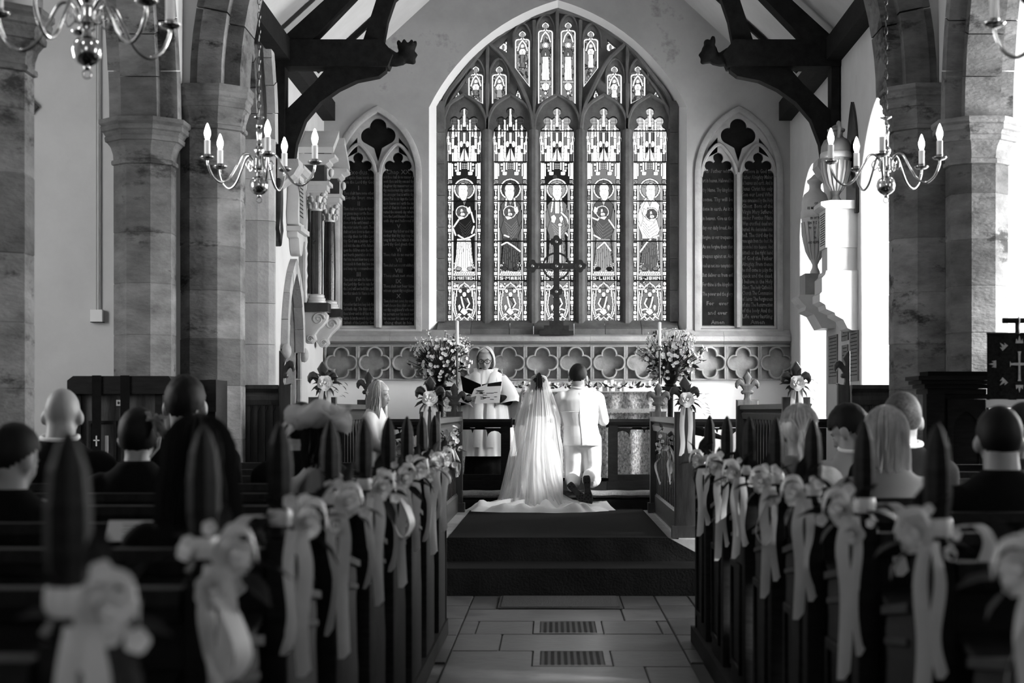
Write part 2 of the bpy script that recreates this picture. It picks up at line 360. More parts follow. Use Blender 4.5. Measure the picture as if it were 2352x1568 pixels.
# ---- east wall with its openings
EWO = parch(.07, 1.554, 2.25, 4.98, 6.275, .66); EWI = parch(.07, 1.432, 2.25, 5.06, 6.215, .66)
LCX = (-2.105, 2.252); LHW = .505
wall_e = link('wall_east', plate('wall_east', [rect(-3.4, 3.6, .3, 8.0), EWO]+[parch(c, LHW, 2.30, 4.17, 4.965) for c in LCX], .06, PLASTER_N, 'xz', YE)); struct(wall_e)
def funnel(name, A, da, B, db, plane, m, parent=None):
    f = {'xz': lambda p, d: (p[0], d, p[1]), 'yz': lambda p, d: (d, p[0], p[1])}[plane]
    return MB().grid([[f(p, da) for p in A], [f(p, db) for p in B]], True).obj(name, m, parent)
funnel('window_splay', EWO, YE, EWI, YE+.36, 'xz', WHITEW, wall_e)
# sill ledge, frieze of quatrefoils
for i in range(7):
    x0 = -2.748+i*.802; x1 = x0+.799
    MB().prism([(YE, 2.10), (YE-.05, 2.10), (YE-.06, 2.118), (YE-.03, 2.13), (YE-.09, 2.145), (YE-.13, 2.16), (YE-.13, 2.215), (YE-.10, 2.23), (YE-.0, 2.245 if 2 <= i <= 4 else 2.30), (YE+.02, 2.245)], 'yz', x0, x1).obj('ledge_stone', SANDL, wall_e)
fm = MB(); fm.cur = 1; fm.box(-.2, .2, YE-.012, YE-.001, 1.697, 2.104); fm.cur = 0
for x in (-.2, .178): fm.box(x, x+.022, YE-.085, YE-.01, 1.697, 2.104)
fm.box(-.178, .178, YE-.08, YE-.01, 1.697, 1.710).box(-.178, .178, YE-.08, YE-.01, 2.092, 2.104)
fme = fm.mesh('quatrefoil_panel', [FRIEZE, FRIEZED])
ring = plate('r', [quatre(0, 1.901, .100, .098), quatre(0, 1.901, .098, .077)], .088, FRIEZE, 'xz', YE-.10, bevel=.010, smooth=40, bres=1)
bm = bmesh.new(); bm.from_mesh(fme); bm.from_mesh(ring); bm.to_mesh(fme); bm.free()
for i in range(14): link('quatrefoil_panel', fme, wall_e, (-2.535+i*.4025, 0, 0))
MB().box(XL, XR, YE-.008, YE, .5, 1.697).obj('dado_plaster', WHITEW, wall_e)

# ---- blind lancets with their painted boards
def lancet(name, cx):
    W = struct(link(name, plate(name, [parch(cx, LHW+.03, 2.28, 4.17, 5.0), parch(cx, LHW-.045, 2.31, 4.17, 4.92)], .09, SANDL, 'xz', YE-.03, bevel=.012, smooth=40)))
    s = 1/190.5
    holes = []
    for sg in (-1, 1):
        a = cx+sg*46*s; hw = 37.5*s; zb = 2.345; zz = 4.19
        left = [(a-hw, zb), (a-hw, zz-.0)] ; top = 4.42
        u = hw/41.5; L = arcpts(a-26*u, zz-4*u, 15*u, 178, 92, 5)+arcpts(a-22*u, zz+21*u, 13*u, 250, 38, 10)+arcpts(a, zz+41*u, 13*u, 226, 96, 9)+[(a, zz+55.5*u)]
        L2 = [(2*a-x, z) for x, z in reversed(L[:-1])]
        holes.append([(a-hw, zb)]+L+L2+[(a+hw, zb)])
    qz = 4.66; o, r = .11, .102
    Q = arcpts(cx, qz+o*.9, r, 187, -7, 14)+arcpts(cx+o, qz-.01, r, 95, -70, 12)+[(cx+.05, qz-.16), (cx, qz-.33), (cx-.05, qz-.16)]+[(2*cx-x, z) for x, z in reversed(arcpts(cx+o, qz-.01, r, 95, -70, 12))]
    holes.append(Q)
    for sg in (-1, 1):
        holes.append([(cx+sg*.25, 4.63), (cx+sg*.25, 4.45), (cx+sg*.40, 4.37), (cx+sg*.36, 4.5)])
    link('tracery', plate('tracery', [parch(cx, LHW-.04, 2.31, 4.17, 4.925)]+holes, .07, SANDL, 'xz', YE+.06), W)
    MB().prism([(cx-.047, YE+.07), (cx-.02, YE+.005), (cx+.02, YE+.005), (cx+.047, YE+.07)], 'xy', 2.33, 4.2).obj('mullion', SANDL, W)
    for sg in (-1, 1):
        P = [(cx+sg*(.02+.0), YE+.03, 4.18), (cx+sg*.06, YE+.03, 4.33), (cx+sg*.15, YE+.03, 4.47), (cx+sg*.24, YE+.03, 4.54), (cx+sg*.34, YE+.03, 4.46), (cx+sg*.42, YE+.03, 4.32), (cx+sg*.455, YE+.03, 4.15)]
        MB().tube(bez(P, 4), .022, 6).obj('arch_moulding', SANDL, W)
    MB().prism([(YE+.13, 2.36), (YE-.02, 2.29), (YE-.02, 2.25), (YE+.13, 2.25)], 'yz', cx-LHW, cx+LHW).obj('sill', SANDL, W)
    bd = MB().box(cx-.5, cx+.5, YE+.14, YE+.16, 2.3, 4.95).obj('painted_board', BOARD, W)
    return W, bd
LW1, BD1 = lancet('window_2', LCX[0]); LW2, BD2 = lancet('window_3', LCX[1])
def inscribe(parent, cx, zt, zb, wmax, lines):
    """lines: (text, centred, relative height)"""
    tot = sum(l[2] for l in lines); dz = (zt-zb)/tot; z = zt; bm = bmesh.new()
    for txt, ctr, hh in lines:
        z -= dz*hh
        if not txt: continue
        big = hh > 1.3
        me = text_mesh('t', txt, dz*hh*(.95 if big else 1.02), 'CENTER' if ctr else 'LEFT', 1.0, 1, .0012)
        n = len(me.vertices); co = np.empty(n*3, 'f'); me.vertices.foreach_get('co', co); co = co.reshape(-1, 3)
        x0, x1 = co[:,0].min(), co[:,0].max(); wd = x1-x0; sx = min(1.15, wmax/wd) if not ctr else min(1.0, wmax/wd)
        if not ctr and wd > .5*wmax: sx = wmax/wd
        X = (cx-wmax/2+(co[:,0]-x0)*sx) if not ctr else (cx+(co[:,0]-(x0+x1)/2)*sx)
        me.vertices.foreach_set('co', np.stack([X, np.full(n, YE+.1375), z+co[:,1]+dz*.1], 1).astype('f').ravel()); bm.from_mesh(me); bpy.data.meshes.remove(me)
    me = bpy.data.meshes.new('lettering'); bm.to_mesh(me); bm.free(); me.materials.append(GILT); link('lettering', me, parent)
J = lambda s: [(t, False, 1) for t in s.split('|')]
C = lambda t, h=1: [(t, True, h)]
inscribe(BD1, LCX[0]-.242, 4.27, 2.37, .37, C('Exodus.', 1.5)+J('God spake these words and|I am the Lord thy God')+C('I', 1.4)+J('Thou shalt have none other|Gods but me')+C('II', 1.4)+J('Thou shalt not make to thyself|any graven image nor the likeness|of any thing that is in heaven|above or in the earth beneath or in|the water under the earth. Thou|shalt not bow down to them nor|worship them for I the Lord|thy God am a jealous God|and visit the sins of the fathers|upon the children unto the third|and fourth generation of them|that hate me and shew mercy unto|thousands in them that love me|and keep my commandments')+C('III', 1.4)+J('Thou shalt not take the Name of|the Lord thy God in vain for|the Lord will not hold him guilt|less that taketh his Name in vain')+C('IV', 1.4)+J('Remember that thou keep holy the|Sabbath day. Six days shalt|thou labour and do all that thou|hast to do but the seventh day is the|Sabbath of the Lord thy God'))
inscribe(BD1, LCX[0]+.242, 4.27, 2.37, .37, C('Chap XX.', 1.5)+J('in it thou shalt do no manner of|work thou and thy son and thy|daughter thy manservant and|thy maidservant thy cattle and|the stranger that is within thy|gates. For in six days the Lord|made heaven and earth the sea|and all that in them is and|rested the seventh day where|fore the Lord blessed the sev|enth day and hallowed it')+C('V', 1.4)+J('Honour thy father and thy|mother that thy days may be|long in the land which the|Lord thy God giveth thee')+C('VI', 1.4)+J('Thou shalt do no murder')+C('VII', 1.4)+J('Thou shalt not commit adultery')+C('VIII', 1.4)+J('Thou shalt not steal.')+C('IX', 1.4)+J('Thou shalt not bear false|witness against thy neighbour')+C('X', 1.4)+J('Thou shalt not covet thy neigh|bour\'s house thou shalt not co|vet thy neighbour\'s wife nor|his servant nor his maid nor|his ox nor his ass nor any')+C('thing that is his.'))
inscribe(BD2, LCX[1]-.242, 4.27, 2.37, .37, sum([[(t, False, 1), ('', 0, .75)] for t in 'Our Father which|art in heaven. Hallowed be|thy Name. Thy kingdom|come. Thy will be|done in earth. As it is|in heaven. Give us this|day our daily bread. And|forgive us our trespasses|As we forgive them that|trespass against us. And|lead us not into temptation|But deliver us from evil|For thine is the kingdom|The power and the glory'.split('|')], [])+C('For   ever')+C('', .75)+C('and ever')+C('', .75)+C('Amen'))
inscribe(BD2, LCX[1]+.242, 4.27, 2.37, .37, J('I Believe in God the|Father Almighty Maker|of heaven and earth. And in|Jesus Christ his only|Son our Lord Who|was conceived by the Holy|Ghost  Born of the|Virgin Mary Suffered|under Pontius Pilate|Was crucified dead and|buried. He descended into|hell. The third day he|rose again from the dead. He|ascended into heaven. And|sitteth at the right hand|of God the Father|Almighty. From thence|he shall come to judge the|quick and the dead.|I believe in the Holy|Ghost The holy Catholick|Church The Communion|of Saints The Forgiveness|of sins The Resurrection')+C('of the body And the')+C('Life everlasting')+C('Amen'))

# ---- chancel north wall: organ arch, doorway
OA = parch(15.45, 1.55, .3, 3.95, 5.55); DO = parch(18.3, .52, .5, 1.95, 2.78)
wall_n = struct(link('wall_north_chancel', plate('wall_north_chancel', [rect(13.4, 21.05, .3, 5.3), OA, DO], .06, PLASTER, 'yz', XL-.06)))
struct(MB().box(-3.5, -3.44, 13.6, 21.1, .3, 7).obj('wall_north_vestry', PLASTER))
TOA = room('trim_1')
funnel('arch_soffit', OA, XL-.03, OA, XL-.72, 'yz', SANDL, TOA)
for i in range(9):                                        # far jamb of the organ arch: coursed stone with a rounded roll
    z0 = .37+i*.40; z1 = z0+.396
    MB().prism([(XL+.05, 17.02), (XL+.05, 16.95), (XL+.0, 16.9), (XL-.1, 16.86), (XL-.3, 16.84), (XL-.5, 16.88), (XL-.68, 16.98), (XL-.68, 17.05)], 'xy', z0, z1).obj('jamb_stone', SANDL, TOA)
    if i % 2 == 0: MB().box(XL-.01, XL+.012, 17.0, 17.16, z0+.02, z1).obj('quoin_stone', SANDL, TOA)
voussoirs(TOA, 'arch_stone', 'yz', 15.45, 1.55, 3.95, 1.6012, -.02, .17, XL-.03, XL+.05, 9, SANDL)
voussoirs(TOA, 'arch_stone', 'yz', 15.45, 1.42, 3.95, 1.48, -.03, .12, XL-.3, XL-.1, 9, SAND)
voussoirs(TOA, 'arch_stone', 'yz', 15.45, 1.30, 3.95, 1.36, -.03, .12, XL-.55, XL-.35, 9, SANDL)
TDO = room('trim_2')
funnel('door_reveal', DO, XL-.03, parch(18.3, .44, .5, 1.95, 2.68), XL-.5, 'yz', SANDL, TDO)
voussoirs(TDO, 'door_arch_stone', 'yz', 18.3, .52, 1.95, .92, -.01, .13, XL-.02, XL+.07, 4, SANDL)
voussoirs(TDO, 'door_arch_stone', 'yz', 18.3, .44, 1.95, .84, -.02, .06, XL-.2, XL-.08, 4, SAND)
for i in range(5):
    z0 = .53+i*.285
    for y0 in (17.66, 18.82): MB().box(XL-.02, XL+.03, y0, y0+.12, z0, z0+.28).obj('door_jamb_stone', SANDL, TDO)
for y0 in (17.60, 18.86): MB().ell((XL+.06, y0+.05, 1.93), (.05, .06, .08), 10, 7).obj('label_stop', SANDL, TDO, 60)
dr = struct(link('door_1', plate('door_1', [parch(18.3, .45, .5, 1.95, 2.69)], .05, OAKD, 'yz', XL-.55)))
MB().tube([(XL-.49, 18.6, 1.5), (XL-.46, 18.6, 1.5), (XL-.46, 18.55, 1.5)], .012, 6).obj('door_handle', IRON, dr)

# ---- chancel south wall: two splayed windows
WIN = [(19.22, .98, 1.15, 3.35, 4.05), (15.15, 1.06, 1.15, 3.45, 4.12)]
wall_s = struct(link('wall_south_chancel', plate('wall_south_chancel', [rect(13.4, 21.05, .3, 5.3)]+[parch(c, h, z0, zs, za) for c, h, z0, zs, za in WIN], .06, PLASTER, 'yz', XR)))
for i, (c, h, z0, zs, za) in enumerate(WIN):
    W = struct(link('window_%d' % (4+i), plate('window', [parch(c, h*.58, z0+.3, zs-.1, za-.3), parch(c, h*.52, z0+.36, zs-.1, za-.36)], .08, SANDL, 'yz', XR+.70)))
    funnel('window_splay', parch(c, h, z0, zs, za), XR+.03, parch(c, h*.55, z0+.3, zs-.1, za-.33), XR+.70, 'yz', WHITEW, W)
    MB().box(XR+.72, XR+.76, c-.03, c+.03, z0+.3, zs).obj('mullion', SANDL, W)
    for k in range(2): MB().box(XR+.755, XR+.76, c-h*.55+k*h*.55, c+k*h*.55, z0+.3, za-.3).obj('pane', glass('plain_quarry_glass', .8), W)

# ---- chancel roof slopes
RZ0, RSL, RC = 5.10, .92, .06
for sg, nm, xe in ((-1, 'ceiling_north', XL), (1, 'ceiling_south', XR)):
    zr = RZ0+RSL*abs(RC-xe); o = MB().add([(xe+sg*.4, 13.3, RZ0-.4*RSL), (xe+sg*.4, 21.06, RZ0-.4*RSL), (RC, 21.06, zr), (RC, 13.3, zr)], [(0, 1, 2, 3)]).obj(nm, PLASTER); struct(o)

# ---- chancel arch wall, nave walls, roofs
CW = [(-2.62, -.1), (-2.62, 3.76)]; CA = parch(.09, 2.71, -.1, 3.76, 6.9)
wall_ca = struct(link('wall_chancel_arch', plate('wall_chancel_arch', [rect(-6.2, 6.4, -.2, 8.4), CA], .6, PLASTER_C, 'xz', 13.08)))
ca = struct(thing('chancel_arch', 'two-order pointed sandstone arch between nave and chancel', 'arch', (0, 0, 0)))
voussoirs(ca, 'arch_stone', 'xz', .085, 2.44, 3.76, 3.05, .0, .15, 13.14, 13.58, 9, SAND)
voussoirs(ca, 'arch_stone', 'xz', .085, 2.44, 3.76, 3.05, .12, .30, 13.02, 13.3, 8, SAND)
voussoirs(ca, 'arch_stone', 'xz', .085, 2.44, 3.76, 3.05, .28, .36, 13.05, 13.3, 8, SAND)
pier('octagonal sandstone respond carrying the chancel arch beside the wooden reading desk', -2.60, 13.24, .50, 3.76, .63)
pier('octagonal sandstone respond carrying the chancel arch behind the hanging banner', 2.83, 13.24, .50, 3.76, .65)
ar_defs = [(-3.0, 'wall_north_arcade', 'north arcade arch of dark sandstone springing over the reading desk'), (3.13, 'wall_south_arcade', 'south arcade arch of dark sandstone springing beside the banner')]
for x, nm, lb in ar_defs:
    out = [(-6, 8.4), (-6, 3.45)]
    for c in (-3.23, .35, 3.93, 7.51, 11.09): out += parch(c, 1.77, 3.45, 3.45, 5.64)
    struct(link(nm, plate(nm, [out+[(13.1, 3.45), (13.1, 8.4)]], .46, PLASTER, 'yz', x-.23)))
    for c in (11.09,):
        A = struct(thing('arcade_arch', lb, 'arch'))
        voussoirs(A, 'arch_stone', 'yz', c, 1.56, 3.45, 2.02, .0, .15, x-.13, x+.13, 9, SAND)
        voussoirs(A, 'arch_stone', 'yz', c, 1.56, 3.45, 2.02, .11, .245, x-.25, x+.25, 8, SAND)
pier('octagonal sandstone respond of the north arcade rising behind the reading desk', -3.0, 12.84, .42, 3.45, .62)
pier('octagonal sandstone respond of the south arcade rising behind the banner', 3.13, 12.84, .42, 3.45, .62)
pier('free-standing octagonal sandstone pier of the north arcade', -3.0, 9.3, .42, 3.45, .62)
pier('free-standing octagonal sandstone pier of the south arcade', 3.13, 9.3, .42, 3.45, .62)
struct(MB().box(-6.3, -6.1, -6, 13.1, -.2, 8.4).obj('wall_north', PLASTER))
AW = [(11.6, 1.0), (5.2, 1.0)]
ws = struct(link('wall_south', plate('wall_south', [rect(-6, 13.1, -.2, 8.4)]+[parch(c, h, 1.55, 3.4, 4.4) for c, h in AW], .12, PLASTER, 'yz', 6.25)))
struct(link('wall_west', plate('wall_west', [rect(-6.2, 6.4, -.2, 8.4), parch(.1, 1.3, 2.4, 4.8, 6.4)], .12, PLASTER, 'xz', -6.1)))
struct(MB().box(-6.2, 6.4, -6.1, 13.7, 8.4, 8.5).obj('ceiling', PLASTER))
# ================================================================== EAST WINDOW: stone tracery and painted glass
GY = YE+.40; GK = FPX/GY                                   # glass plane
def gx(px): return (px-VX)/GK
def gz(py): return CAMH+(VY-py)/GK
WCX = 1279.5
LIGHTS = [1066.5, 1172.5, 1279.5, 1386.5, 1492.5]; LHWP = 41.5
def light_outline(c, sh=0.0):
    L = [(c-LHWP-sh, 742+sh), (c-LHWP-sh, 300)]
    L += [(c+x, 300-y) for x, y in arcpts(-26, -4, 15+sh, 178, 92, 5)]
    L += [(c+x, 279-y) for x, y in arcpts(-22, 0, 13+sh, 250, 38, 10)]
    L += [(c+x, 259-y) for x, y in arcpts(0, 0, 13+sh, 226, 96, 9)]+[(c, 259-14.5-sh)]
    return L+[(2*c-x, y) for x, y in reversed(L[:-1])]
def tall_outline(x0, x1, yt, bl, br, sh=0.0):               # narrow upper light: foiled tip, shouldered body, slanting foot
    c = (x0+x1)/2
    L = [(x0-sh, bl+sh), (x0-sh, yt+8)]+[(x0+7+x, yt+7-y) for x, y in arcpts(0, 0, 7+sh, 175, 100, 4)]+[(c-3.2-sh*.4, yt-1)]
    L += [(c+x, yt-9-y) for x, y in arcpts(0, 0, 8+sh, 238, 100, 8)]+[(c, yt-18.5-sh)]
    return L+[(2*c-x, y) for x, y in reversed(L[1:-1])]+[(x1+sh, br+sh)]
TALL = [(1236, 1270, 70, 241, 224), (1288, 1322, 70, 224, 241), (1183, 1217, 90, 158, 203), (1340, 1374, 90, 203, 158),
        (1076, 1110, 171, 222, 241), (1130, 1164, 171, 241, 226), (1394, 1428, 171, 226, 241), (1448, 1482, 171, 241, 222)]
TRI = [(1156, 109, 15), (1402, 109, 15), (1051, 219, 11), (1190, 219, 11), (1369, 219, 11), (1507, 219, 11)]
def tri_outline(c, y, r): 
    s = 1 if c < WCX else -1
    return [(c+s*r*.55, y-r), (c+s*r*.55, y+r), (c-s*r*.2, y+r*.45), (c-s*r*.95, y+r*.25), (c-s*r*.35, y-r*.2)] if y < 150 else [(c, y-r*1.1), (c+r*.75, y+r), (c-r*.75, y+r)]
mm = lambda L: [(gx(x), gz(y)) for x, y in L]
EW = struct(link('window_1', plate('window_1', [parch(.07, 1.47, 2.41, 5.06, 6.25, .66)]+[mm(light_outline(c)) for c in LIGHTS]+[mm(tall_outline(*t)) for t in TALL]+[mm(tri_outline(*t)) for t in TRI],
             .11, TRAC, 'xz', YE+.30, bevel=.018, smooth=35)))
EW['label'] = 'five-light east window of painted glass in dark stone tracery'
# mullions, arch ribs, outer jambs
for x in (1119.5, 1226, 1333, 1439.5):
    a = gx(x); MB().prism([(a-.062, YE+.31), (a-.022, YE+.20), (a+.022, YE+.20), (a+.062, YE+.31)], 'xy', 2.36, gz(302)).obj('mullion', TRAC, EW)
def rib(pts, r=.028, y=YE+.28, n=6): MB().tube([(gx(p.x), y, gz(p.y)) for p in bez([(a, b, 0) for a, b in pts], 6)], r, n, flat=1.6).obj('tracery_rib', TRAC, EW)
for c in LIGHTS: 
    for s in (-1, 1): rib([(c+s*53, 302), (c+s*50, 275), (c+s*34, 244), (c, 221)], .024)
for s in (-1, 1):
    f = lambda L: [(WCX+s*(x-WCX), y) for x, y in L]
    rib(f([(1226, 305), (1218, 255), (1190, 190), (1160, 140), (1123, 104)]), .03)
    rib(f([(1120, 300), (1120, 230), (1120, 108)]), .024); rib(f([(1226, 300), (1227, 200), (1227, 52)]), .026)
    rib(f([(1013, 302), (1030, 250), (1060, 200), (1088, 165)]), .022); rib(f([(1019, 300), (1022, 235), (1060, 180), (1122, 105), (1200, 52), (1279.5, 27)]), .035)
    for t0, t1, yt in ((1236, 1270, 70), (1183, 1217, 90), (1076, 1110, 171), (1130, 1164, 171)):
        c = (t0+t1)/2
        rib(f([(t0-4, yt+25), (t0-3, yt-5), (c-10, yt-26), (c, yt-32)]), .014); rib(f([(t1+4, yt+25), (t1+3, yt-5), (c+10, yt-26), (c, yt-32)]), .014)
    a = gx(1014 if s < 0 else 1546)
    for k in range(7):
        z0 = 2.41+k*.385; MB().box(a-.05, a+.05, YE+.22, YE+.33, z0, z0+.38).obj('jamb_stone', TRAC, EW)
rib([(WCX, 225), (WCX, 120), (WCX, 32)], .026)
for i, (x0, x1) in enumerate(((1008, 1085), (1085, 1172), (1172, 1226), (1226, 1318), (1318, 1388), (1388, 1470), (1470, 1553))):
    MB().prism([(YE+.31, 2.43), (YE+.0, 2.31), (YE-.02, 2.22), (YE+.31, 2.22)], 'yz', gx(x0)+.003, gx(x1)-.003).obj('sill_stone', TRAC, EW)

# ---- glass painting: tones laid into a fine raster, each pane one mesh
LEV = [0.0, .012, .04, .09, .17, .30, .5, .92]
GM = [mat('lead', .004, .7)]+[glass('painted_glass_%d' % i, LEV[i]) for i in range(1, 8)]
class Ras:
    def __init__(s, x0, x1, y0, y1, q=1.3):
        s.x0, s.y0, s.q = x0, y0, q; s.w = int(round((x1-x0)*q)); s.h = int(round((y1-y0)*q)); s.a = np.full((s.h, s.w), 7, 'u1')
        X, Y = np.meshgrid(np.arange(s.w), np.arange(s.h)); s.X = x0+(X+.5)/q; s.Y = y0+(Y+.5)/q
    def poly(s, P, v, lead=0.0):
        ins = np.zeros((s.h, s.w), bool); n = len(P)
        for i in range(n):
            (xa, ya), (xb, yb) = P[i], P[(i+1) % n]
            if ya == yb: continue
            c = ((s.Y < ya) != (s.Y < yb)) & (s.X < (xb-xa)*(s.Y-ya)/(yb-ya)+xa); ins ^= c
        s.a[ins] = v
        if lead: s.line(list(P)+[P[0]], lead)
    def ell(s, cx, cy, rx, ry, v, lead=0.0, r0=0.0):
        d = ((s.X-cx)/rx)**2+((s.Y-cy)/ry)**2; s.a[(d <= 1) & (d >= r0*r0)] = v
        if lead:
            e = lead/min(rx, ry); dd = np.sqrt(d); s.a[(dd <= 1+e*.5) & (dd >= 1-e*.5)] = 0
            if r0: s.a[(dd <= r0+e*.5) & (dd >= r0-e*.5)] = 0
    def line(s, P, wd=1.0, v=0):
        for (xa, ya), (xb, yb) in zip(P, P[1:]):
            L2 = (xb-xa)**2+(yb-ya)**2+1e-9; t = np.clip(((s.X-xa)*(xb-xa)+(s.Y-ya)*(yb-ya))/L2, 0, 1)
            s.a[(s.X-xa-t*(xb-xa))**2+(s.Y-ya-t*(yb-ya))**2 <= (wd/2)**2] = v
    def rect(s, x0, x1, y0, y1, v, lead=0.0): s.poly([(x0, y0), (x1, y0), (x1, y1), (x0, y1)], v, lead)
    def band(s, P, wd, v=7, lead=.9): s.line(P, wd+2*lead, 0); s.line(P, wd, v)
    def pane(s, y0, y1, parent):
        r0, r1 = max(0, int(round((y0-s.y0)*s.q))), min(s.h, int(round((y1-s.y0)*s.q))); A = s.a[r0:r1]; H, W = A.shape
        used = np.zeros((H, W), bool); mb = MB(); V = mb.v; F = mb.f; MI = mb.mi
        for i in range(H):
            j = 0
            while j < W:
                if used[i, j]: j += 1; continue
                v = A[i, j]; k = j+1
                while k < W and A[i, k] == v and not used[i, k]: k += 1
                e = i+1
                while e < H and (A[e, j:k] == v).all() and not used[e, j:k].any(): e += 1
                used[i:e, j:k] = True
                xa, xb = gx(s.x0+j/s.q), gx(s.x0+k/s.q); za, zb = gz(s.y0+(r0+i)/s.q), gz(s.y0+(r0+e)/s.q); n = len(V)
                V += [(xa, GY, zb), (xb, GY, zb), (xb, GY, za), (xa, GY, za)]; F.append((n, n+1, n+2, n+3)); MI.append(int(v)); j = k
        me = bpy.data.meshes.new('pane'); me.from_pydata(V, [], F)
        for m in GM: me.materials.append(m)
        me.polygons.foreach_set('material_index', MI); return link('pane', me, parent)
BMP = {'S': ('111', '100', '111', '001', '111'), 'M': ('10001', '11011', '10101', '10001', '10001'), 'A': ('010', '101', '111', '101', '101'), 'T': ('111', '010', '010', '010', '010'),
       'H': ('101', '101', '111', '101', '101'), 'E': ('111', '100', '110', '100', '111'), 'W': ('10001', '10001', '10101', '11011', '10001'), 'R': ('110', '101', '110', '101', '101'),
       'K': ('101', '101', '110', '101', '101'), 'P': ('111', '101', '111', '100', '100'), 'L': ('100', '100', '100', '100', '111'), 'U': ('101', '101', '101', '101', '111'),
       'J': ('001', '001', '001', '101', '111'), 'O': ('111', '101', '101', '101', '111'), 'N': ('1001', '1101', '1011', '1001', '1001'), ' ': ('0', '0', '1', '0', '0')}
def lettering(R, c, y0, y1, txt):
    cols = sum(len(BMP[ch][0])+1 for ch in txt)-1; u = min(48/cols, 2.3); x = c-cols*u/2; v = (y1-y0)/5
    for ch in txt:
        for i, row in enumerate(BMP[ch]):
            for j, b in enumerate(row):
                if b == '1': R.rect(x+j*u, x+(j+1)*u, y0+i*v, y0+(i+1)*v, 7)
        x += (len(BMP[ch][0])+1)*u
def saint(c, T, rnd):
    R = Ras(c-LHWP-.5, c+LHWP+.5, 243, 743); F = lambda L: [(c+x, y) for x, y in L]
    bgd, halo, up, low, can, robe2 = T['bg'], T['halo'], T['up'], T['low'], T['can'], T['trim']
    R.a[:] = 7
    # canopy of spires
    R.rect(c-36, c+36, 243, 372, can); 
    for k in range(9): R.line(F([(-36+k*9, 244), (-36+k*9, 345)]), .5)
    for y in range(250, 345, 7): R.line(F([(-36, y), (36, y)]), .5)
    def spire(x, t, b, wd, v=7):
        for sx in ((x, -x) if x else (0,)):
            R.poly(F([(sx-wd/2-.9, b), (sx-wd*.25-.9, t+6), (sx, t-1), (sx+wd*.25+.9, t+6), (sx+wd/2+.9, b)]), 0)
            R.poly(F([(sx-wd/2, b), (sx-wd*.25, t+6), (sx, t), (sx+wd*.25, t+6), (sx+wd/2, b)]), v); R.ell(c+sx, t+3, wd*.36, 3.2, v)
    def post(x, t, b, wd, v=7):
        for sx in ((x, -x) if x else (0,)): R.rect(c+sx-wd/2, c+sx+wd/2, t, b, v, .9)
    spire(0, 246, 291, 7); post(0, 292, 296, 6, 2); post(0, 304, 330, 6); post(6.8, 304, 326, 5.5, 3); post(19, 312, 334, 5.5, T['p1'])
    spire(13, 274, 305, 5.5); post(13, 305, 322, 4.5); spire(13, 318, 352, 6); post(13, 350, 372, 6); spire(7, 286, 302, 4); spire(26, 292, 317, 7); post(26, 318, 343, 6.5); post(26, 344, 350, 5, 3)
    spire(19, 298, 314, 5); spire(36, 313, 332, 4.5); spire(32.5, 327, 354, 5.5); post(32.5, 354, 371, 6, T['p2']); post(38, 350, 371, 3); spire(20, 334, 372, 12); post(26.5, 350, 372, 4)
    for sx in (-7, 7): R.ell(c+sx, 331, 4, 8, 7, .9)
    post(6, 338, 350, 6, 1); R.poly(F([(-13, 372), (-1, 338), (1, 338), (13, 372)]), 7, .9); R.line(F([(0, 330), (0, 372)]), 2.2)
    R.line(F([(-6, 372), (0, 366), (6, 372)]), 1)
    R.rect(c-36, c+36, 372, 425, bgd)
    post(33, 374, 411, 9); R.line(F([(-33, 378), (-33, 408)]), .5, 6); post(27.5, 376, 405, 4); post(14.5, 372, 394, 5); post(9, 372, 390, 4)
    for sx in (-1, 1):
        for q, (x, y, r) in enumerate(((20, 378, 3.5), (21, 386, 3.5), (19, 392, 3))): R.ell(c+sx*x, y, r, r, 5 if q % 2 else 7, 1)
        R.rect(c+sx*13.5-5.5, c+sx*13.5+5.5, 394, 400, 7, 1); R.ell(c+sx*13.5, 400, 5, 2.5, 7)
        R.rect(c+sx*33-5, c+sx*33+5, 413, 421, 5, 1); R.line(F([(sx*33-3, 416), (sx*33, 419), (sx*33+3, 416)]), 1.2, 2)
    for i in range(3):
        for j in range(3): R.ell(c-4+i*4, 377+j*4.5, 1.7, 2, 6, .6)
    # figure niche
    R.rect(c-25, c+25, 402, 632, bgd)
    for q in range(5):
        x = rnd.uniform(-22, 22); y = rnd.uniform(405, 600); R.ell(c+x, y, rnd.uniform(3, 8), rnd.uniform(4, 12), min(7, bgd+1) if bgd else 1)
    R.ell(c, 434, 24.5, 24.5, 7, 1.2, .83); R.ell(c, 434, 20, 20, halo, 1.2)
    for k in range(12):
        t = 2*PI*k/12; R.line(F([(20*math.cos(t), 434+20*math.sin(t)), (24.5*math.cos(t), 434+24.5*math.sin(t))]), .7)
    for k in range(5):
        t = PI+PI*(k+.5)/5; R.line(F([(11*math.cos(t), 434+13*math.sin(t)), (20*math.cos(t), 434+20*math.sin(t))]), .9)
    # robe
    S = T['s']
    R.poly(F([(-9, 456), (-22, 470), (-28, 500), (-26, 520), (-18, 540), (-20, 580), (-24, 622), (24, 622), (20, 580), (18, 540), (27, 520), (28, 498), (22, 470), (9, 456)]), up, 1.3)
    R.poly(F([(-17, 548), (-19, 585), (-24, 618), (-8, 624), (8, 623), (23, 617), (18, 585), (15, 548)]), low, 1.2)
    R.poly(F([(-22*S, 474), (-30*S, 505), (-23*S, 528), (-16*S, 505)]), robe2, 1); R.poly(F([(22*S, 474), (29*S, 500), (20*S, 520), (15*S, 500)]), up, 1)
    for k in range(8):
        x = -17+k*4.9; fv = 0 if low > 4 else min(7, low+2); R.line(F([(x*.7, 552), (x*.95, 585), (x*1.15+rnd.uniform(-2, 2), 616)]), .9 if low > 4 else .6, fv)
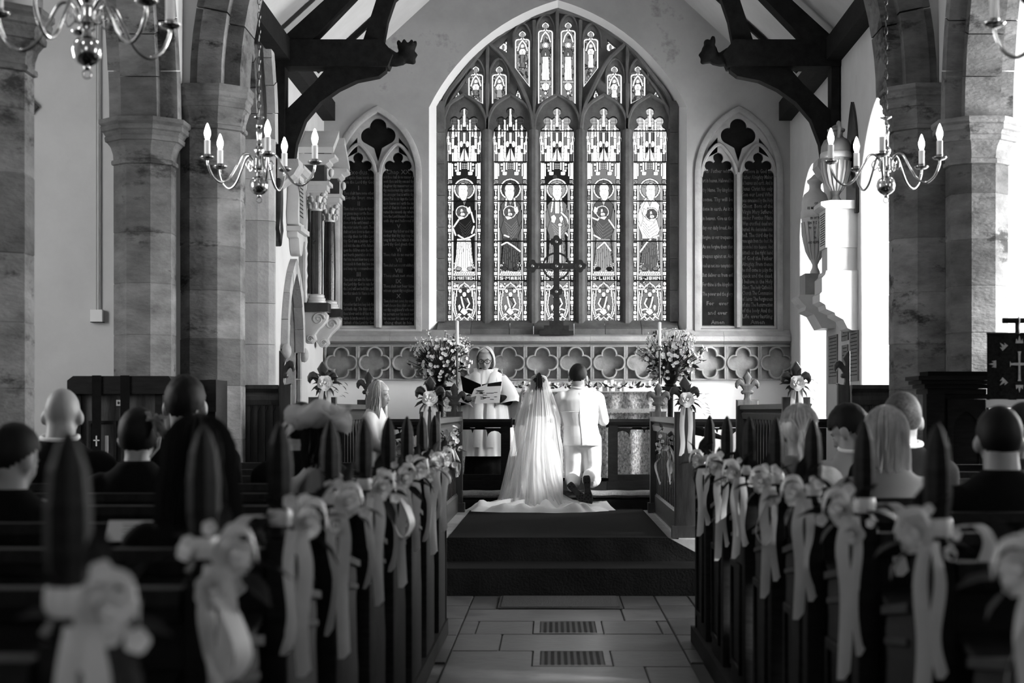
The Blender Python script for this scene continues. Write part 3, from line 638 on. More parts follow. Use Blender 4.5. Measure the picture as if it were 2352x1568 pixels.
    for k in range(5):
        fv = 0 if up > 4 else min(7, up+2); R.line(F([(-14*S+k*2, 508+k*7), (2*S, 522+k*7), (16*S, 506+k*6)]), .8 if up > 4 else .55, fv)
    def trim(P):
        R.band(F(P), 3.6)
        for (xa, ya), (xb, yb) in zip(P, P[1:]):
            n = max(1, int(math.hypot(xb-xa, yb-ya)/3))
            for i in range(n): R.ell(c+xa+(xb-xa)*(i+.5)/n, ya+(yb-ya)*(i+.5)/n, .55, .55, 4)
    for P in T['bands']: trim([(x*S, y) for x, y in P])
    # collar, disc and hands
    R.poly(F([(-7, 455), (0, 474), (7, 455)]), T['collar'], 1); 
    if T['disc']:
        dx, dy = T['disc']; R.ell(c+dx, dy, 15.5, 15.5, 7, 1.2); R.ell(c+dx, dy, 12.5, 12.5, 3, 1)
        R.ell(c+dx-1, dy-3, 3.3, 4.5, 7, .7); R.ell(c+dx+1, dy+5, 5.5, 4, 7, .7)
        for t in range(5): R.line(F([(dx, dy), (dx+12*math.cos(t*1.26), dy+12*math.sin(t*1.26))]), .8)
        R.poly(F([(dx-12*S, dy+9), (dx-5*S, dy+18), (dx+7*S, dy+14), (dx+2*S, dy+10)]), 7, .9)
        R.poly(F([(dx+8*S, dy-16), (dx+13*S, dy-10), (dx+18*S, dy-14), (dx+21*S, dy-2), (dx+16*S, dy+6), (dx+11*S, dy-2)]), 7, .9)
    else:                                                        # the key
        R.poly(F([(-14, 497), (-7, 492), (-1, 500), (-6, 513), (-13, 510)]), 7, 1); R.poly(F([(4, 500), (11, 494), (15, 503), (9, 514)]), 7, 1)
        R.rect(c+4, c+9, 514, 618, 7, 1); R.ell(c+6.5, 516, 5, 4, 7, 1); R.poly(F([(-5, 460), (-5, 490), (5, 490), (5, 460)]), 7, .9)
        for x in (-2, 2): R.line(F([(x, 462), (x, 488)]), .6)
    # head
    hx = T['hx']
    R.poly(F([(-9+hx, 430), (-11+hx, 446), (-6+hx, 456), (0+hx, 463), (7+hx, 458), (11+hx, 446), (9+hx, 428)]), 7, 1); R.ell(c+hx, 433, 10.5, 13, 7, 1); R.ell(c+hx, 440, 9.5, 14, 7)
    R.line(F([(-5+hx, 435), (-1.5+hx, 434.5)]), 1, 4); R.line(F([(2+hx, 434.5), (6+hx, 435)]), 1, 4); R.line(F([(1+hx, 436), (.5+hx, 442), (2.5+hx, 443)]), .7, 5); R.line(F([(-3+hx, 447), (4+hx, 447)]), .9, 4)
    for k in range(4): R.line(F([(-6+k*4+hx, 450), (-5+k*3.4+hx, 457)]), .6, 5)
    for sx in (-1, 1): R.line(F([(sx*10+hx, 428), (sx*12+hx, 438), (sx*10+hx, 446)]), .7, 5)
    # ground
    for q in range(70):
        x = rnd.uniform(-24, 24); y = rnd.uniform(603, 626)
        if abs(x) > 15 or y > 620: R.ell(c+x, y, 1.7, 1.3, 7, .6)
    for sx in (-1, 1): R.ell(c+sx*13, 617, 6.5, 4.5, T['feet'], 1)
    R.rect(c-25, c+25, 624, 632, 2)
    for k in range(10): R.poly(F([(-25+k*5, 631.5), (-22.5+k*5, 626), (-20+k*5, 631.5)]), 7); R.poly(F([(-22.5+k*5, 624), (-20+k*5, 629), (-17.5+k*5, 624)]) if k < 9 else F([(20, 624), (22, 628), (24, 624)]), 7)
    R.rect(c-25.5, c+25.5, 632, 643.5, 1, 1); R.line(F([(-25, 633), (25, 633)]), .8, 6); lettering(R, c, 635, 642, T['name'])
    # base panel with a kneeling figure in a rayed frame
    R.rect(c-26, c+26, 645, 743, 4)
    for q in range(60): 
        x, y = rnd.uniform(-25, 25), rnd.uniform(647, 741); R.ell(c+x, y, rnd.uniform(1.5, 4), rnd.uniform(1.5, 4), rnd.choice((3, 5, 5, 7, 7)), .9)
    R.ell(c, 695, 20, 33, T['base'], 1)
    for sx in (-1, 1):
        f = lambda L: F([(sx*x, y) for x, y in L])
        for w_ in (0, 4.5): R.band(f([(24-w_, 670), (25-w_, 690), (26-w_, 700), (24-w_, 716), (19-w_, 728)]), 2.4)
        R.band(f([(22, 652), (14, 660), (6, 656), (0, 648)]), 3); R.band(f([(14, 664), (9, 656), (0, 650)]), 2.4); R.band(f([(18, 666), (18, 680)]), 2.6); R.band(f([(25, 664), (12, 664)]), 3)
        R.band(f([(20, 732), (12, 726), (6, 735), (0, 742)]), 2.8); R.band(f([(12, 738), (0, 728)]), 2.4); R.ell(c+sx*9, 668, 4, 5, 7, 1); R.ell(c+sx*22, 657, 3.5, 4, 7, 1)
        R.ell(c+sx*11, 722, 5, 3, 7, 1); R.ell(c+sx*19, 741, 5, 4, 6, 1)
    k = -S
    R.ell(c, 676, 4.6, 6, 7, 1); R.poly(F([(-5, 683), (-9*k, 700), (2, 706), (9, 695), (5, 683)]), 3, 1); R.band(F([(7*k, 682), (4*k, 696), (-1*k, 712)]), 3.6); R.band(F([(-7*k, 685), (-12*k, 697), (-6*k, 706)]), 3.2)
    R.poly(F([(10*k, 698), (15*k, 702), (12*k, 716), (7*k, 706)]), 7, 1); R.poly(F([(-10, 716), (-3, 706), (5, 710), (8, 718), (0, 724)]), 7, 1); R.band(F([(-18*k, 712), (-10*k, 709), (-5*k, 711)]), 3.4)
    # borders
    for sx in (-1, 1):
        R.rect(c+sx*28-1.5, c+sx*28+1.5, 424, 743, 7, .9); R.rect(min(c+sx*29.5, c+sx*38.5), max(c+sx*29.5, c+sx*38.5), 424, 743, 2, .9)
        y = 426; k = 0
        while y < 740:
            h = (9, 13, 11)[k % 3]
            if k % 3 == 0: R.rect(c+sx*34-3.8, c+sx*34+3.8, y, y+h-1, 7, .8)
            elif k % 3 == 1: R.poly(F([(sx*34-3.5, y), (sx*34+3.5, y), (sx*34+1.5, y+h*.5), (sx*34+2.5, y+h), (sx*34-1.5, y+h), (sx*34-1, y+h*.4)]), 7, .8)
            else: R.ell(c+sx*34, y+h/2, 3.6, h/2-.6, rnd.choice((5, 4, 7)), .8)
            y += h; k += 1
        R.rect(min(c+sx*38.8, c+sx*43), max(c+sx*38.8, c+sx*43), 300, 743, 7, .9)
        for y in range(306, 740, 14): R.line(F([(sx*39, y), (sx*42, y)]), .7)
    # white fillet following the cusped head
    o = light_outline(c)[1:-1]; R.line(o, 6.0, 0); R.line(o, 4.4, 7)
    return R
TT = [dict(name='S MATTHEW', bg=1, halo=4, up=1, low=7, can=3, trim=1, s=1, p1=2, p2=2, collar=4, disc=(-5, 487), hx=-3, feet=5, base=2, bands=[[(-25, 522), (-12, 503)], [(16, 488), (22, 510)], [(-14, 540), (0, 549), (12, 545), (24, 538)], [(22, 520), (17, 535)], [(-26, 524), (-20, 540)]]),
      dict(name='S MARK', bg=3, halo=2, up=3, low=2, can=2, trim=3, s=1, p1=3, p2=4, collar=5, disc=(-2, 487), hx=-2, feet=2, base=4, bands=[[(-14, 540), (-4, 544)], [(-20, 562), (-8, 556), (8, 566), (22, 577)], [(-9, 456), (-12, 480)], [(9, 456), (11, 476)]]),
      dict(name='S PETER', bg=1, halo=5, up=4, low=5, can=5, trim=4, s=1, p1=4, p2=3, collar=7, disc=None, hx=0, feet=3, base=3, bands=[[(-9, 456), (-13, 486)], [(9, 456), (11, 486)], [(10, 488), (22, 500), (27, 515)], [(20, 535), (26, 542)]]),
      dict(name='S LUKE', bg=4, halo=3, up=3, low=5, can=5, trim=4, s=-1, p1=4, p2=3, collar=6, disc=(-3, 487), hx=1, feet=1, base=4, bands=[[(26, 500), (14, 505), (8, 498)], [(-12, 505), (-26, 525)], [(22, 540), (8, 548)], [(-16, 575), (-2, 556), (14, 570)]]),
      dict(name='S JOHN', bg=4, halo=5, up=7, low=3, can=6, trim=5, s=-1, p1=5, p2=4, collar=6, disc=(4, 492), hx=2, feet=4, base=4, bands=[[(9, 456), (20, 478)], [(22, 578), (6, 556), (-2, 550)], [(-8, 545), (-20, 541)]])]
rnd = random.Random(3)
for c, T in zip(LIGHTS, TT):
    R = saint(c, T, rnd)
    ys = [243, 301, 372, 424, 462, 554, 644, 743]
    for a, b in zip(ys, ys[1:]): R.pane(a, b, EW)
    for y in ys[1:-1]: MB().tube([(gx(c-42), GY-.012, gz(y)), (gx(c+42), GY-.012, gz(y))], .0085, 6).obj('saddle_bar', IRON, EW)
for i, (x0, x1, yt, bl, br) in enumerate(TALL):
    R = Ras(x0-2, x1+2, yt-21, max(bl, br)+3); c = (x0+x1)/2; top = yt+3; bot = min(bl, br)
    R.a[:] = 4; small = bot-top < 80
    for q in range(50):
        R.ell(c+rnd.uniform(-14, 14), rnd.uniform(top, max(bl, br)), rnd.uniform(1.5, 3.5), rnd.uniform(2, 5), rnd.choice((2, 3, 5, 6)), .7)
    P = lambda L: [(c+x, y) for x, y in L]
    R.band(P([(-11, yt+26), (-7, yt+12), (0, yt+3), (7, yt+12), (11, yt+26)]), 3)
    hy = yt+(16 if small else 34); s = .75 if small else 1
    R.ell(c, hy, 8*s, 8*s, 6, 1); R.ell(c, hy, 5*s, 6*s, 7, .9)
    R.poly(P([(-5*s, hy+7*s), (-11*s, hy+16*s), (-9*s, hy+26*s), (9*s, hy+26*s), (11*s, hy+16*s), (5*s, hy+7*s)]), 3 if i < 2 else 7, 1)
    R.poly(P([(-2, hy+24*s), (0, hy+14*s), (2, hy+24*s)]), 7, .7)
    lo = min(bot-(26 if i < 2 else 2), hy+80); R.poly(P([(-7*s, hy+26*s), (-9*s, lo), (9*s, lo), (7*s, hy+26*s)]), 7 if not small else rnd.choice((3, 5, 7)), 1)
    for x in (-3, 0, 3): R.line(P([(x*s, hy+28*s), (x*1.3*s, lo-2)]), .5, 5)
    if i < 2:
        R.rect(c-13, c+13, lo+2, lo+6, 6, .9); R.ell(c, lo+15, 9, 9, 7, 1); R.line(P([(0, lo+7), (0, lo+24)]), .8); R.ell(c, lo+30, 3, 4, 7, .8)
    o = tall_outline(x0, x1, yt, bl, br); R.line(o+[o[0]], 7.2, 0); R.line(o+[o[0]], 5.2, 7); R.ell(c, yt-9, 4.6, 6.5, 5, .9); R.line(P([(0, yt-14), (0, yt-4)]), 1)
    R.pane(yt-21, max(bl, br)+3, EW)
for c, y, r in TRI:
    R = Ras(c-r-2, c+r+2, y-r-3, y+r+3); R.a[:] = 2; R.ell(c, y, r*.62, r*.62, 7, 1); R.ell(c, y, r*.2, r*.35, 4, .6)
    for t in range(7): R.ell(c+r*.85*math.cos(t*.9), y+r*.85*math.sin(t*.9), r*.22, r*.22, 7, .7)
    R.pane(y-r-3, y+r+3, EW)
# ================================================================== ROOF TRUSS
TY = 17.4
def tq(L): return [at(x, y, TY) for x, y in L]
tr = thing('roof_truss', 'black oak hammerbeam truss with curved braces and carved heads', 'roof truss', (0, TY, 0))
brace_lo = [(652, 372), (678, 368), (683, 331), (703, 278), (737, 238), (779, 208), (821, 188), (871, 178), (888, 165), (888, 150)]
pieces = {'wall_post': [(640, 97), (658, 97), (658, 372), (640, 372)], 'hammer_beam': [(638, 97), (880, 97), (895, 115), (905, 130), (893, 158), (638, 158)],
          'curved_brace': brace_lo+[(756, 155), (723, 194), (654, 261)], 'principal_rafter': [(645, 100), (717, 100), (814, 0), (1010, -208), (940, -185), (755, 0)],
          'strut': [(835, 99), (883, 99), (892, 50), (909, 0), (945, -90), (985, -160), (930, -150), (890, -70), (867, 0)]}
dep = {'wall_post': (.12, .12), 'hammer_beam': (.14, .14), 'curved_brace': (.08, .08), 'principal_rafter': (.12, .12), 'strut': (.08, .08)}
for sg in (-1, 1):
    for nm, L in pieces.items():
        P = tq(L); P = P if sg < 0 else [(2*RC-x, z) for x, z in P]
        MB().prism(P, 'xz', -dep[nm][0], dep[nm][1]).obj(nm, OAKT, tr)
    f = lambda p: (p[0] if sg < 0 else 2*RC-p[0], 0, p[1])
    cx, cz = at(934, 122, TY); cx, _, cz = f((cx, cz)); k = 1/230.
    def head(mb):
        s = 1 if sg < 0 else -1
        mb.ell((cx, 0, cz), (.085, .075, .105), 14, 9); mb.ell((cx+s*.03, 0, cz-.05), (.06, .055, .06)); mb.ell((cx+s*.085, 0, cz-.02), (.025, .018, .03)); mb.ell((cx+s*.06, 0, cz-.085), (.035, .035, .03))
        mb.tube([(cx-s*.22, 0, cz-.03), (cx-s*.10, 0, cz-.07), (cx-s*.03, 0, cz-.06)], [.10, .07, .06], 10)
        if sg < 0:
            for t in range(7): mb.ell((cx+.085*math.cos(t*.9), .075*math.sin(t*.9), cz+.095), (.022, .022, .035), 8, 5)
            mb.lathe([(.085, cz+.03), (.095, cz+.06), (.09, cz+.09)], 12, (cx, 0, 0))
        else:
            for q in (-1, 1): mb.ell((cx+.03, q*.05, cz+.11), (.03, .025, .06), 8, 5)
            mb.ell((cx-.02, 0, cz+.1), (.04, .05, .04))
    link('carved_head', blob('carved_head', head, .012, 2, OAKT), tr)
    P = tq([(643, 370), (690, 370), (692, 385), (680, 405), (660, 420), (643, 432)]); P = [(x if sg < 0 else 2*RC-x, z) for x, z in P]
    c = MB().prism(P, 'xz', TY-.17, TY+.17).obj('stone_corbel', SANDL); tag(c, 'pale stone corbel under the truss post on the %s' % ('memorial tablet side' if sg < 0 else 'marble urn side'), 'corbel')
    x0 = XL if sg < 0 else XR-.15
    wp = MB().box(x0, x0+.15, 13.7, 20.88, 4.80, 5.02).box(x0+.03, x0+.12, 20.88, 20.98, 4.84, 5.0).obj('wall_plate', OAKT)
    tag(wp, 'long black oak wall plate along the top of the %s chancel wall' % ('north' if sg < 0 else 'south'), 'beam')
    for yy in (15.4, 19.6):
        z0 = RZ0-.03; xa = XL if sg < 0 else XR; r = MB().bar((xa-sg*.1, yy, z0+.07), (RC+sg*.06, yy, z0+RSL*abs(RC-xa)-.09), .07, .05).obj('rafter', OAKT)
        tag(r, 'thin dark rafter under the %s roof slope %s' % ('north' if sg < 0 else 'south', 'near the chancel arch' if yy < 17 else 'near the east wall'), 'rafter')

# ================================================================== MONUMENTS, NORTH WALL
mo = thing('columned_monument', 'marble wall monument with two dark Corinthian columns on scrolled consoles', 'monument', (XL, 19.65, 2.05))
oz = 2.05
MB().box(.0, .05, -.75, .78, 2.42-oz, 3.74-oz).obj('back_panel', MARBLEG, mo)
MB().box(.05, .075, -.42, .45, 2.62-oz, 3.6-oz).obj('inscription_slab', MARBLED, mo)
for q in (-1, 1):
    P = [(.055, q*.66+.02*math.sin(i*1.7), 2.5-oz+i*.06) for i in range(20)]
    MB().tube(P, [.02+.012*(i % 2) for i in range(20)], 7).obj('strapwork', MARBLE, mo, 60)
for yc in (-.57, .55):
    col = MB().lathe([(.068, 2.60-oz), (.071, 2.9-oz), (.066, 3.3-oz), (.06, 3.51-oz)], 20, (.17, yc, 0)).obj('column', MARBLED, mo, 60)
    MB().lathe([(.105, 2.50-oz), (.105, 2.525-oz), (.095, 2.53-oz), (.10, 2.55-oz), (.085, 2.565-oz), (.088, 2.585-oz), (.072, 2.60-oz)], 20, (.17, yc, 0)).obj('column_base', MARBLE, col, 50)
    cm = MB().lathe([(.062, 3.51-oz), (.066, 3.52-oz), (.07, 3.6-oz), (.10, 3.68-oz), (.11, 3.70-oz)], 16, (.17, yc, 0)).box(.06, .28, yc-.11, yc+.11, 3.70-oz, 3.725-oz)
    for rw, (z, n, r) in enumerate(((3.56, 8, .078), (3.63, 8, .09))):
        for t in range(n):
            a = 2*PI*(t+.5*rw)/n; cm.ell((.17+r*math.cos(a), yc+r*math.sin(a), z-oz), (.02, .02, .036), 6, 4); cm.ell((.17+(r+.018)*math.cos(a), yc+(r+.018)*math.sin(a), z+.03-oz), (.014, .014, .012), 6, 4)
    for sx in (-1, 1):
        for sy in (-1, 1): cm.ell((.17+sx*.085, yc+sy*.085, 3.68-oz), (.025, .025, .025), 8, 5)
    cm.obj('capital', MARBLE, mo, 60)
    MB().box(0, .31, yc-.14, yc+.14, 2.405-oz, 2.50-oz).obj('pedestal_block', MARBLED, mo)
    S = [(.025, 2.405), (.27, 2.405), (.30, 2.37), (.29, 2.31), (.25, 2.26), (.20, 2.21), (.16, 2.15), (.17, 2.10), (.13, 2.06), (.07, 2.06), (.045, 2.10), (.025, 2.13)]
    cs = link('console', plate('console', [[(x, z-oz) for x, z in S]], .16, MARBLE, 'xz', yc-.08, bevel=.012, smooth=40), mo)
    for (sx, sz, r0, dr) in ((.20, 2.325, .07, 1), (.11, 2.11, .04, 1)):
        sp = MB(); sp.tube([(sx+r0*(1-t/22)*math.cos(t*.55), yc-.085, sz-oz+r0*(1-t/22)*math.sin(t*.55)) for t in range(21)], [.012*(1-t/34) for t in range(21)], 6)
        sp.obj('scroll', MARBLE, cs, 60)
    MB().box(0, .30, yc-.13, yc+.13, 3.725-oz, 3.78-oz).box(0, .33, yc-.16, yc+.16, 3.78-oz, 3.82-oz).obj('impost', MARBLE, mo)
    MB().box(0, .27, yc-.11, yc+.11, 3.82-oz, 4.0-oz).obj('frieze_block', MARBLED, mo)
    MB().prism([(0, 4.0-oz), (.29, 4.0-oz), (.33, 4.03-oz), (.33, 4.05-oz), (.39, 4.08-oz), (.39, 4.11-oz), (0, 4.12-oz)], 'xz', yc-.17, yc+.17).obj('cornice', MARBLE, mo)
    P = [(yc-.19 if yc < 0 else yc+.19, 4.12-oz), (yc*.45, 4.36-oz), (yc*.45, 4.44-oz), (yc-.22 if yc < 0 else yc+.22, 4.18-oz)]
    MB().prism(P, 'yz', 0, .38).obj('ramped_pediment', MARBLE, mo)
    hd = MB().ell((.33, yc, 3.93-oz), (.03, .035, .05), 10, 7).obj('cherub_head', MARBLE, mo, 60)
MB().box(0, .16, -.6, .6, 3.76-oz, 3.98-oz).obj('architrave', MARBLEG, mo); MB().prism([(0, 3.98-oz), (.18, 3.98-oz), (.24, 4.05-oz), (.24, 4.09-oz), (0, 4.11-oz)], 'xz', -.62, .62).obj('cornice', MARBLE, mo)
MB().box(0, .22, -.32, .32, 4.11-oz, 4.32-oz).obj('attic_block', MARBLED, mo); MB().ell((.1, 0, 4.32-oz), (.1, .17, .10), 14, 8).obj('urn_dome', MARBLED, mo, 60)
mt = thing('marble_tablet', 'white marble memorial tablet with scrolled sides above the doorway', 'memorial', (XL, 18.35, 3.03)); oz = 3.03
MB().box(0, .10, -.26, .26, 3.24-oz, 3.80-oz).obj('tablet', MARBLE, mt)
MB().box(.10, .108, -.18, .18, 3.30-oz, 3.74-oz).obj('inscription_slab', MARBLEG, mt); ins = MB()
for i in range(9): ins.box(.108, .1095, -.14+.01*(i % 3), .14-.012*(i % 2), 3.70-oz-i*.042, 3.714-oz-i*.042)
ins.obj('lettering', INK, mt)
for q in (-1, 1):
    link('side_scroll', plate('side_scroll', [[(q*.26, .21), (q*.33, .23), (q*.36, .34), (q*.30, .5), (q*.27, .62), (q*.30, .72), (q*.34, .77), (q*.26, .80)]], .13, MARBLE, 'yz', 0, bevel=.015, smooth=40), mt)
MB().prism([(0, .77), (.14, .77), (.19, .80), (.19, .83), (.10, .85), (0, .92)], 'xz', -.36, .36).obj('cornice', MARBLE, mt)
MB().prism([(-.3, .80), (0, .98), (.3, .80)], 'yz', 0, .07).obj('pediment', MARBLE, mt)
MB().box(0, .15, -.32, .32, .16, .21).obj('shelf', MARBLE, mt)
link('apron', plate('apron', [[(-.28, .16), (-.28, .10), (-.16, .09), (-.13, .03)]+[(x, z) for x, z in arcpts(0, .05, .13, 190, 350, 8)]+[(.13, .03), (.16, .09), (.28, .10), (.28, .16)]], .11, MARBLE, 'yz', 0, bevel=.012, smooth=40), mt)
wt = tag(link('dark_tablet', plate('dark_tablet', [[(x, z-.12) for x, z in [(17.02, 3.72), (17.2, 3.72), (17.22, 3.5), (17.19, 3.32), (17.24, 3.22), (17.18, 3.16), (17.12, 3.06), (17.06, 3.16), (17.0, 3.22), (17.05, 3.35)]]], .08, MARBLED, 'yz', XL+.015, bevel=.015)), 'small dark shaped tablet on the jamb of the organ arch', 'memorial')
bx = MB().box(XL, XL+.035, 19.02, 19.10, 1.86, 1.97).box(XL+.035, XL+.04, 19.03, 19.09, 1.90, 1.95).obj('alarm_box', mat('dark_plastic', .02, .4)); tag(bx, 'small dark wall box beside the arched doorway', 'box')

# ================================================================== URNS, SOUTH WALL
def urn(name, label, y, zb, zu, zt, r, slab):
    t = thing(name, label, 'urn monument', (XR, y, zb)); o = zb; H = zt-zu; cx = -.17; fx = .74
    U = [(.35, 0), (.36, .03), (.22, .07), (.20, .10), (.34, .14), (.62, .24), (.85, .40), (.97, .55), (1, .66), (.97, .73), (.80, .80), (.50, .835), (.42, .86), (.44, .90), (.56, .915), (.58, .94), (.30, .97), (.1, 1.0)]
    u = MB().lathe([(a*r, zu-o+b*H) for a, b in U], 24, (cx, 0, 0), sx=fx).obj('urn', MARBLEG if slab else MARBLE, t, 50)
    bd = MB().lathe([(r*.985, zu-o+.56*H), (r*1.05, zu-o+.575*H), (r*1.05, zu-o+.625*H), (r*1.0, zu-o+.64*H)], 24, (cx, 0, 0), sx=fx).obj('band', MARBLE, u, 50)
    fl = MB()
    for i in range(16):
        a = 2*PI*i/16; fl.tube([(cx+fx*(ra*r+.004)*math.cos(a), (ra*r+.004)*math.sin(a), zu-o+b*H) for ra, b in ((.34, .15), (.62, .24), (.85, .40), (.95, .52))], [.006, .014, .018, .008], 5)
    fl.obj('fluting', MARBLE, u, 50)
    if slab:
        for q in (-1, 1):
            MB().tube(bez([(cx, q*r*.62, zu-o+.80*H), (cx, q*r*.95, zu-o+.92*H), (cx, q*r*.75, zu-o+1.0*H), (cx, q*r*.45, zu-o+.96*H)], 5), .018, 7).obj('handle', MARBLEG, u, 60)
    return t
PEDM = MARBLE
u2 = urn('marble_urn', 'tall grey marble urn with handles on a white pedestal on the south wall', 16.55, 2.08, 3.30, 4.04, .195, True); o = 2.08
MB().box(-.30, 0, -.19, .19, 2.86-o, 3.22-o).box(-.28, 0, -.17, .17, 2.64-o, 2.86-o).obj('pedestal', PEDM, u2)
MB().prism([(0, 3.22-o), (-.30, 3.22-o), (-.35, 3.25-o), (-.35, 3.285-o), (-.26, 3.30-o), (0, 3.30-o)], 'xz', -.23, .23).obj('pedestal_cornice', PEDM, u2)
MB().prism([(0, 2.64-o), (-.30, 2.64-o), (-.31, 2.60-o), (-.34, 2.57-o), (-.34, 2.44-o), (-.36, 2.42-o), (-.36, 2.38-o), (0, 2.38-o)], 'xz', -.23, .23).obj('pedestal_base', PEDM, u2)
MB().prism([(0, .30), (-.36, .30), (-.36, .27), (-.31, .24), (-.30, .20), (-.22, .165), (-.215, .14), (-.14, .10), (-.10, .02), (-.06, 0), (0, 0)], 'xz', -.23, .23).obj('bracket', PEDM, u2)
link('black_slab', plate('black_slab', [parch(0, .27, 1.1, 1.6, 2.18)], .03, MARBLED, 'yz', -.03), u2)
ins = MB()
for i in range(14): ins.box(-.302, -.30, -.15+.015*(i % 3), .14-.012*(i % 4), 3.18-o-i*.022, 3.188-o-i*.022)
ins.obj('lettering', INK, u2)
u1 = urn('marble_urn', 'inscribed white marble urn on a stepped bracket beside the sanctuary window', 17.88, 2.16, 2.72, 3.75, .19, False); o = 2.16
MB().box(-.30, 0, -.2, .2, 2.50-o, 2.72-o).obj('pedestal', MARBLEG, u1)
MB().prism([(0, 2.50-o), (-.36, 2.50-o), (-.38, 2.47-o), (-.34, 2.42-o), (-.30, 2.38-o), (-.31, 2.34-o), (-.22, 2.30-o), (-.14, 2.16-o), (0, 2.16-o)], 'xz', -.27, .27).obj('bracket', MARBLE, u1)
bmt = bmesh.new()
for i, (tx, sz) in enumerate((('OF', .035), ('ES MILLS ESQ', .042), ('', .03), ('ER OF THE', .033), ('ENLY DIGBY', .04), ('THIS COUNTY.', .032), ('SEPT 1841', .032), ('YEARS.', .03), ('AND RESPECTED', .034))):
    if not tx: continue
    me = text_mesh('t', tx, sz, 'CENTER', 1.0, 1, .0008); n = len(me.vertices); co = np.empty(n*3, 'f'); me.vertices.foreach_get('co', co); co = co.reshape(-1, 3)
    zc = 3.42-o-i*.049+co[:,1]; b = (zc-(2.72-o))/1.03; rr = np.interp(b, [.40, .55, .66, .73, .80], [.85, .97, 1.0, .97, .80])*.19+.0035
    a = co[:,0]/.19+1.5*PI+.12-.25; me.vertices.foreach_set('co', np.stack([-.17+.74*rr*np.cos(a), rr*np.sin(a), zc], 1).astype('f').ravel()); bmt.from_mesh(me); bpy.data.meshes.remove(me)
me = bpy.data.meshes.new('lettering'); bmt.to_mesh(me); bmt.free(); me.materials.append(INK); link('lettering', me, u1)
for i, (x0, x1, y0, y1, d) in enumerate(((1905, 1925, 770, 880, 'tall narrow'), (1935, 1950, 748, 782, 'small upper'), (1936, 1949, 792, 832, 'small lower'), (1954, 1973, 760, 875, 'wide tall'))):
    ya, yb = XR*FPX/(x1-VX), XR*FPX/(x0-VX); ym = (ya+yb)/2; z1 = CAMH+(VY-y0)*ym/FPX; z0 = CAMH+(VY-y1)*ym/FPX
    t = MB().box(XR-.012, XR, ya, yb, z0, z1).obj('brass_plaque', mat('plaque_metal', .09, .45, .4, metal=.2, var=.4, scale=8)); tag(t, '%s engraved brass memorial plaque below the marble urns' % d, 'plaque')
    e = MB(); n = int((z1-z0)/.035)
    for k in range(1, n): e.box(XR-.0135, XR-.012, ya+.04, yb-.04-.03*(k % 3), z1-k*.035, z1-k*.035+.009)
    e.obj('lettering', INK, t)

# ================================================================== CHANDELIERS
def chandelier():
    t = thing('brass_chandelier', '', 'chandelier', (0, 0, 0), 0, 'brass chandeliers in the nave')
    MB().lathe([(.004, -.075), (.012, -.068), (.012, -.06), (.02, -.055), (.035, -.047), (.05, -.03), (.057, 0), (.05, .03), (.035, .047), (.018, .055), (.016, .07), (.03, .078), (.03, .085), (.018, .09)], 24).obj('ball', BRASS, t, 50)
    MB().lathe([(.02, .088), (.035, .098), (.042, .10), (.038, .115), (.032, .13), (.035, .155), (.03, .165), (.018, .172), (.026, .19), (.03, .205), (.024, .222), (.012, .232), (.016, .245), (.012, .25), (.014, .28), (.02, .31), (.016, .325), (.01, .335), (.018, .345), (.02, .355), (.010, .37), (.008, .385), (.02, .39), (.035, .398), (.035, .402), (.006, .406)], 20).obj('stem', BRASS, t, 50)
    MB().tube([(.016*math.cos(a), 0, -.088+.016*math.sin(a)) for a in np.linspace(0, 2*PI, 13)], .003, 6).obj('pull_ring', BRASS, t, 60)
    ch = MB(); z = .405; i = 0
    while z < 3.4:
        h = .05; ax = (1, 0) if i % 2 else (0, 1)
        ch.tube([(ax[0]*.009*math.cos(a), ax[1]*.009*math.cos(a), z+h/2+h*.5*math.sin(a)) for a in np.linspace(0, 2*PI, 9)], .0025, 5, False); z += h-.006; i += 1
    c = ch.obj('chain', BRASSD, t, 60)
    for k in range(5):
        a = 2*PI*k/5; M = lambda r, z: (r*math.cos(a), r*math.sin(a), z)
        P = bez([M(.035, .11), M(.04, .15), M(.07, .18), (M(.105, .17)), M(.14, .11), M(.19, .03), M(.245, 0.0), M(.295, .03), M(.325, .09), M(.33, .128)], 5)
        am = MB().tube(P, .0075, 8).tube(bez([M(.045, .11), M(.07, .09), M(.085, .12), M(.07, .145), M(.06, .125)], 5), .004, 6).obj('arm', BRASS, t, 60)
        x, y, _ = M(.33, 0)
        MB().lathe([(.005, .118), (.03, .126), (.043, .137), (.043, .14), (.015, .135), (.017, .15), (.021, .155)], 18, (x, y, 0)).obj('drip_pan', BRASS, am, 50)
        MB().lathe([(.0175, .152), (.018, .235), (.014, .239)], 14, (x, y, 0)).obj('candle_tube', CANDLE, am, 50)
        MB().lathe([(.009, .238), (.013, .25), (.0185, .27), (.0185, .285), (.013, .305), (.006, .325), (.001, .335)], 12, (x, y, 0)).obj('bulb', BULB, am, 60)
    return t
ch0 = chandelier(); ch0['label'] = 'brass five-arm chandelier hanging before the reading desk and chancel arch'
ch0.location = (-1.733, 10.3, 2.66)
dup(ch0, None, (1.975, 10.3, 2.66), PI+.06, 'brass five-arm chandelier hanging before the banner and the marble urns')
dup(ch0, None, (-1.733, 6.49, 2.67), PI, 'brass five-arm chandelier hanging over the pews beside the near north arcade pier')
dup(ch0, None, (1.975, 6.49, 2.67), .1, 'brass five-arm chandelier hanging over the pews beside the near south arcade pier')
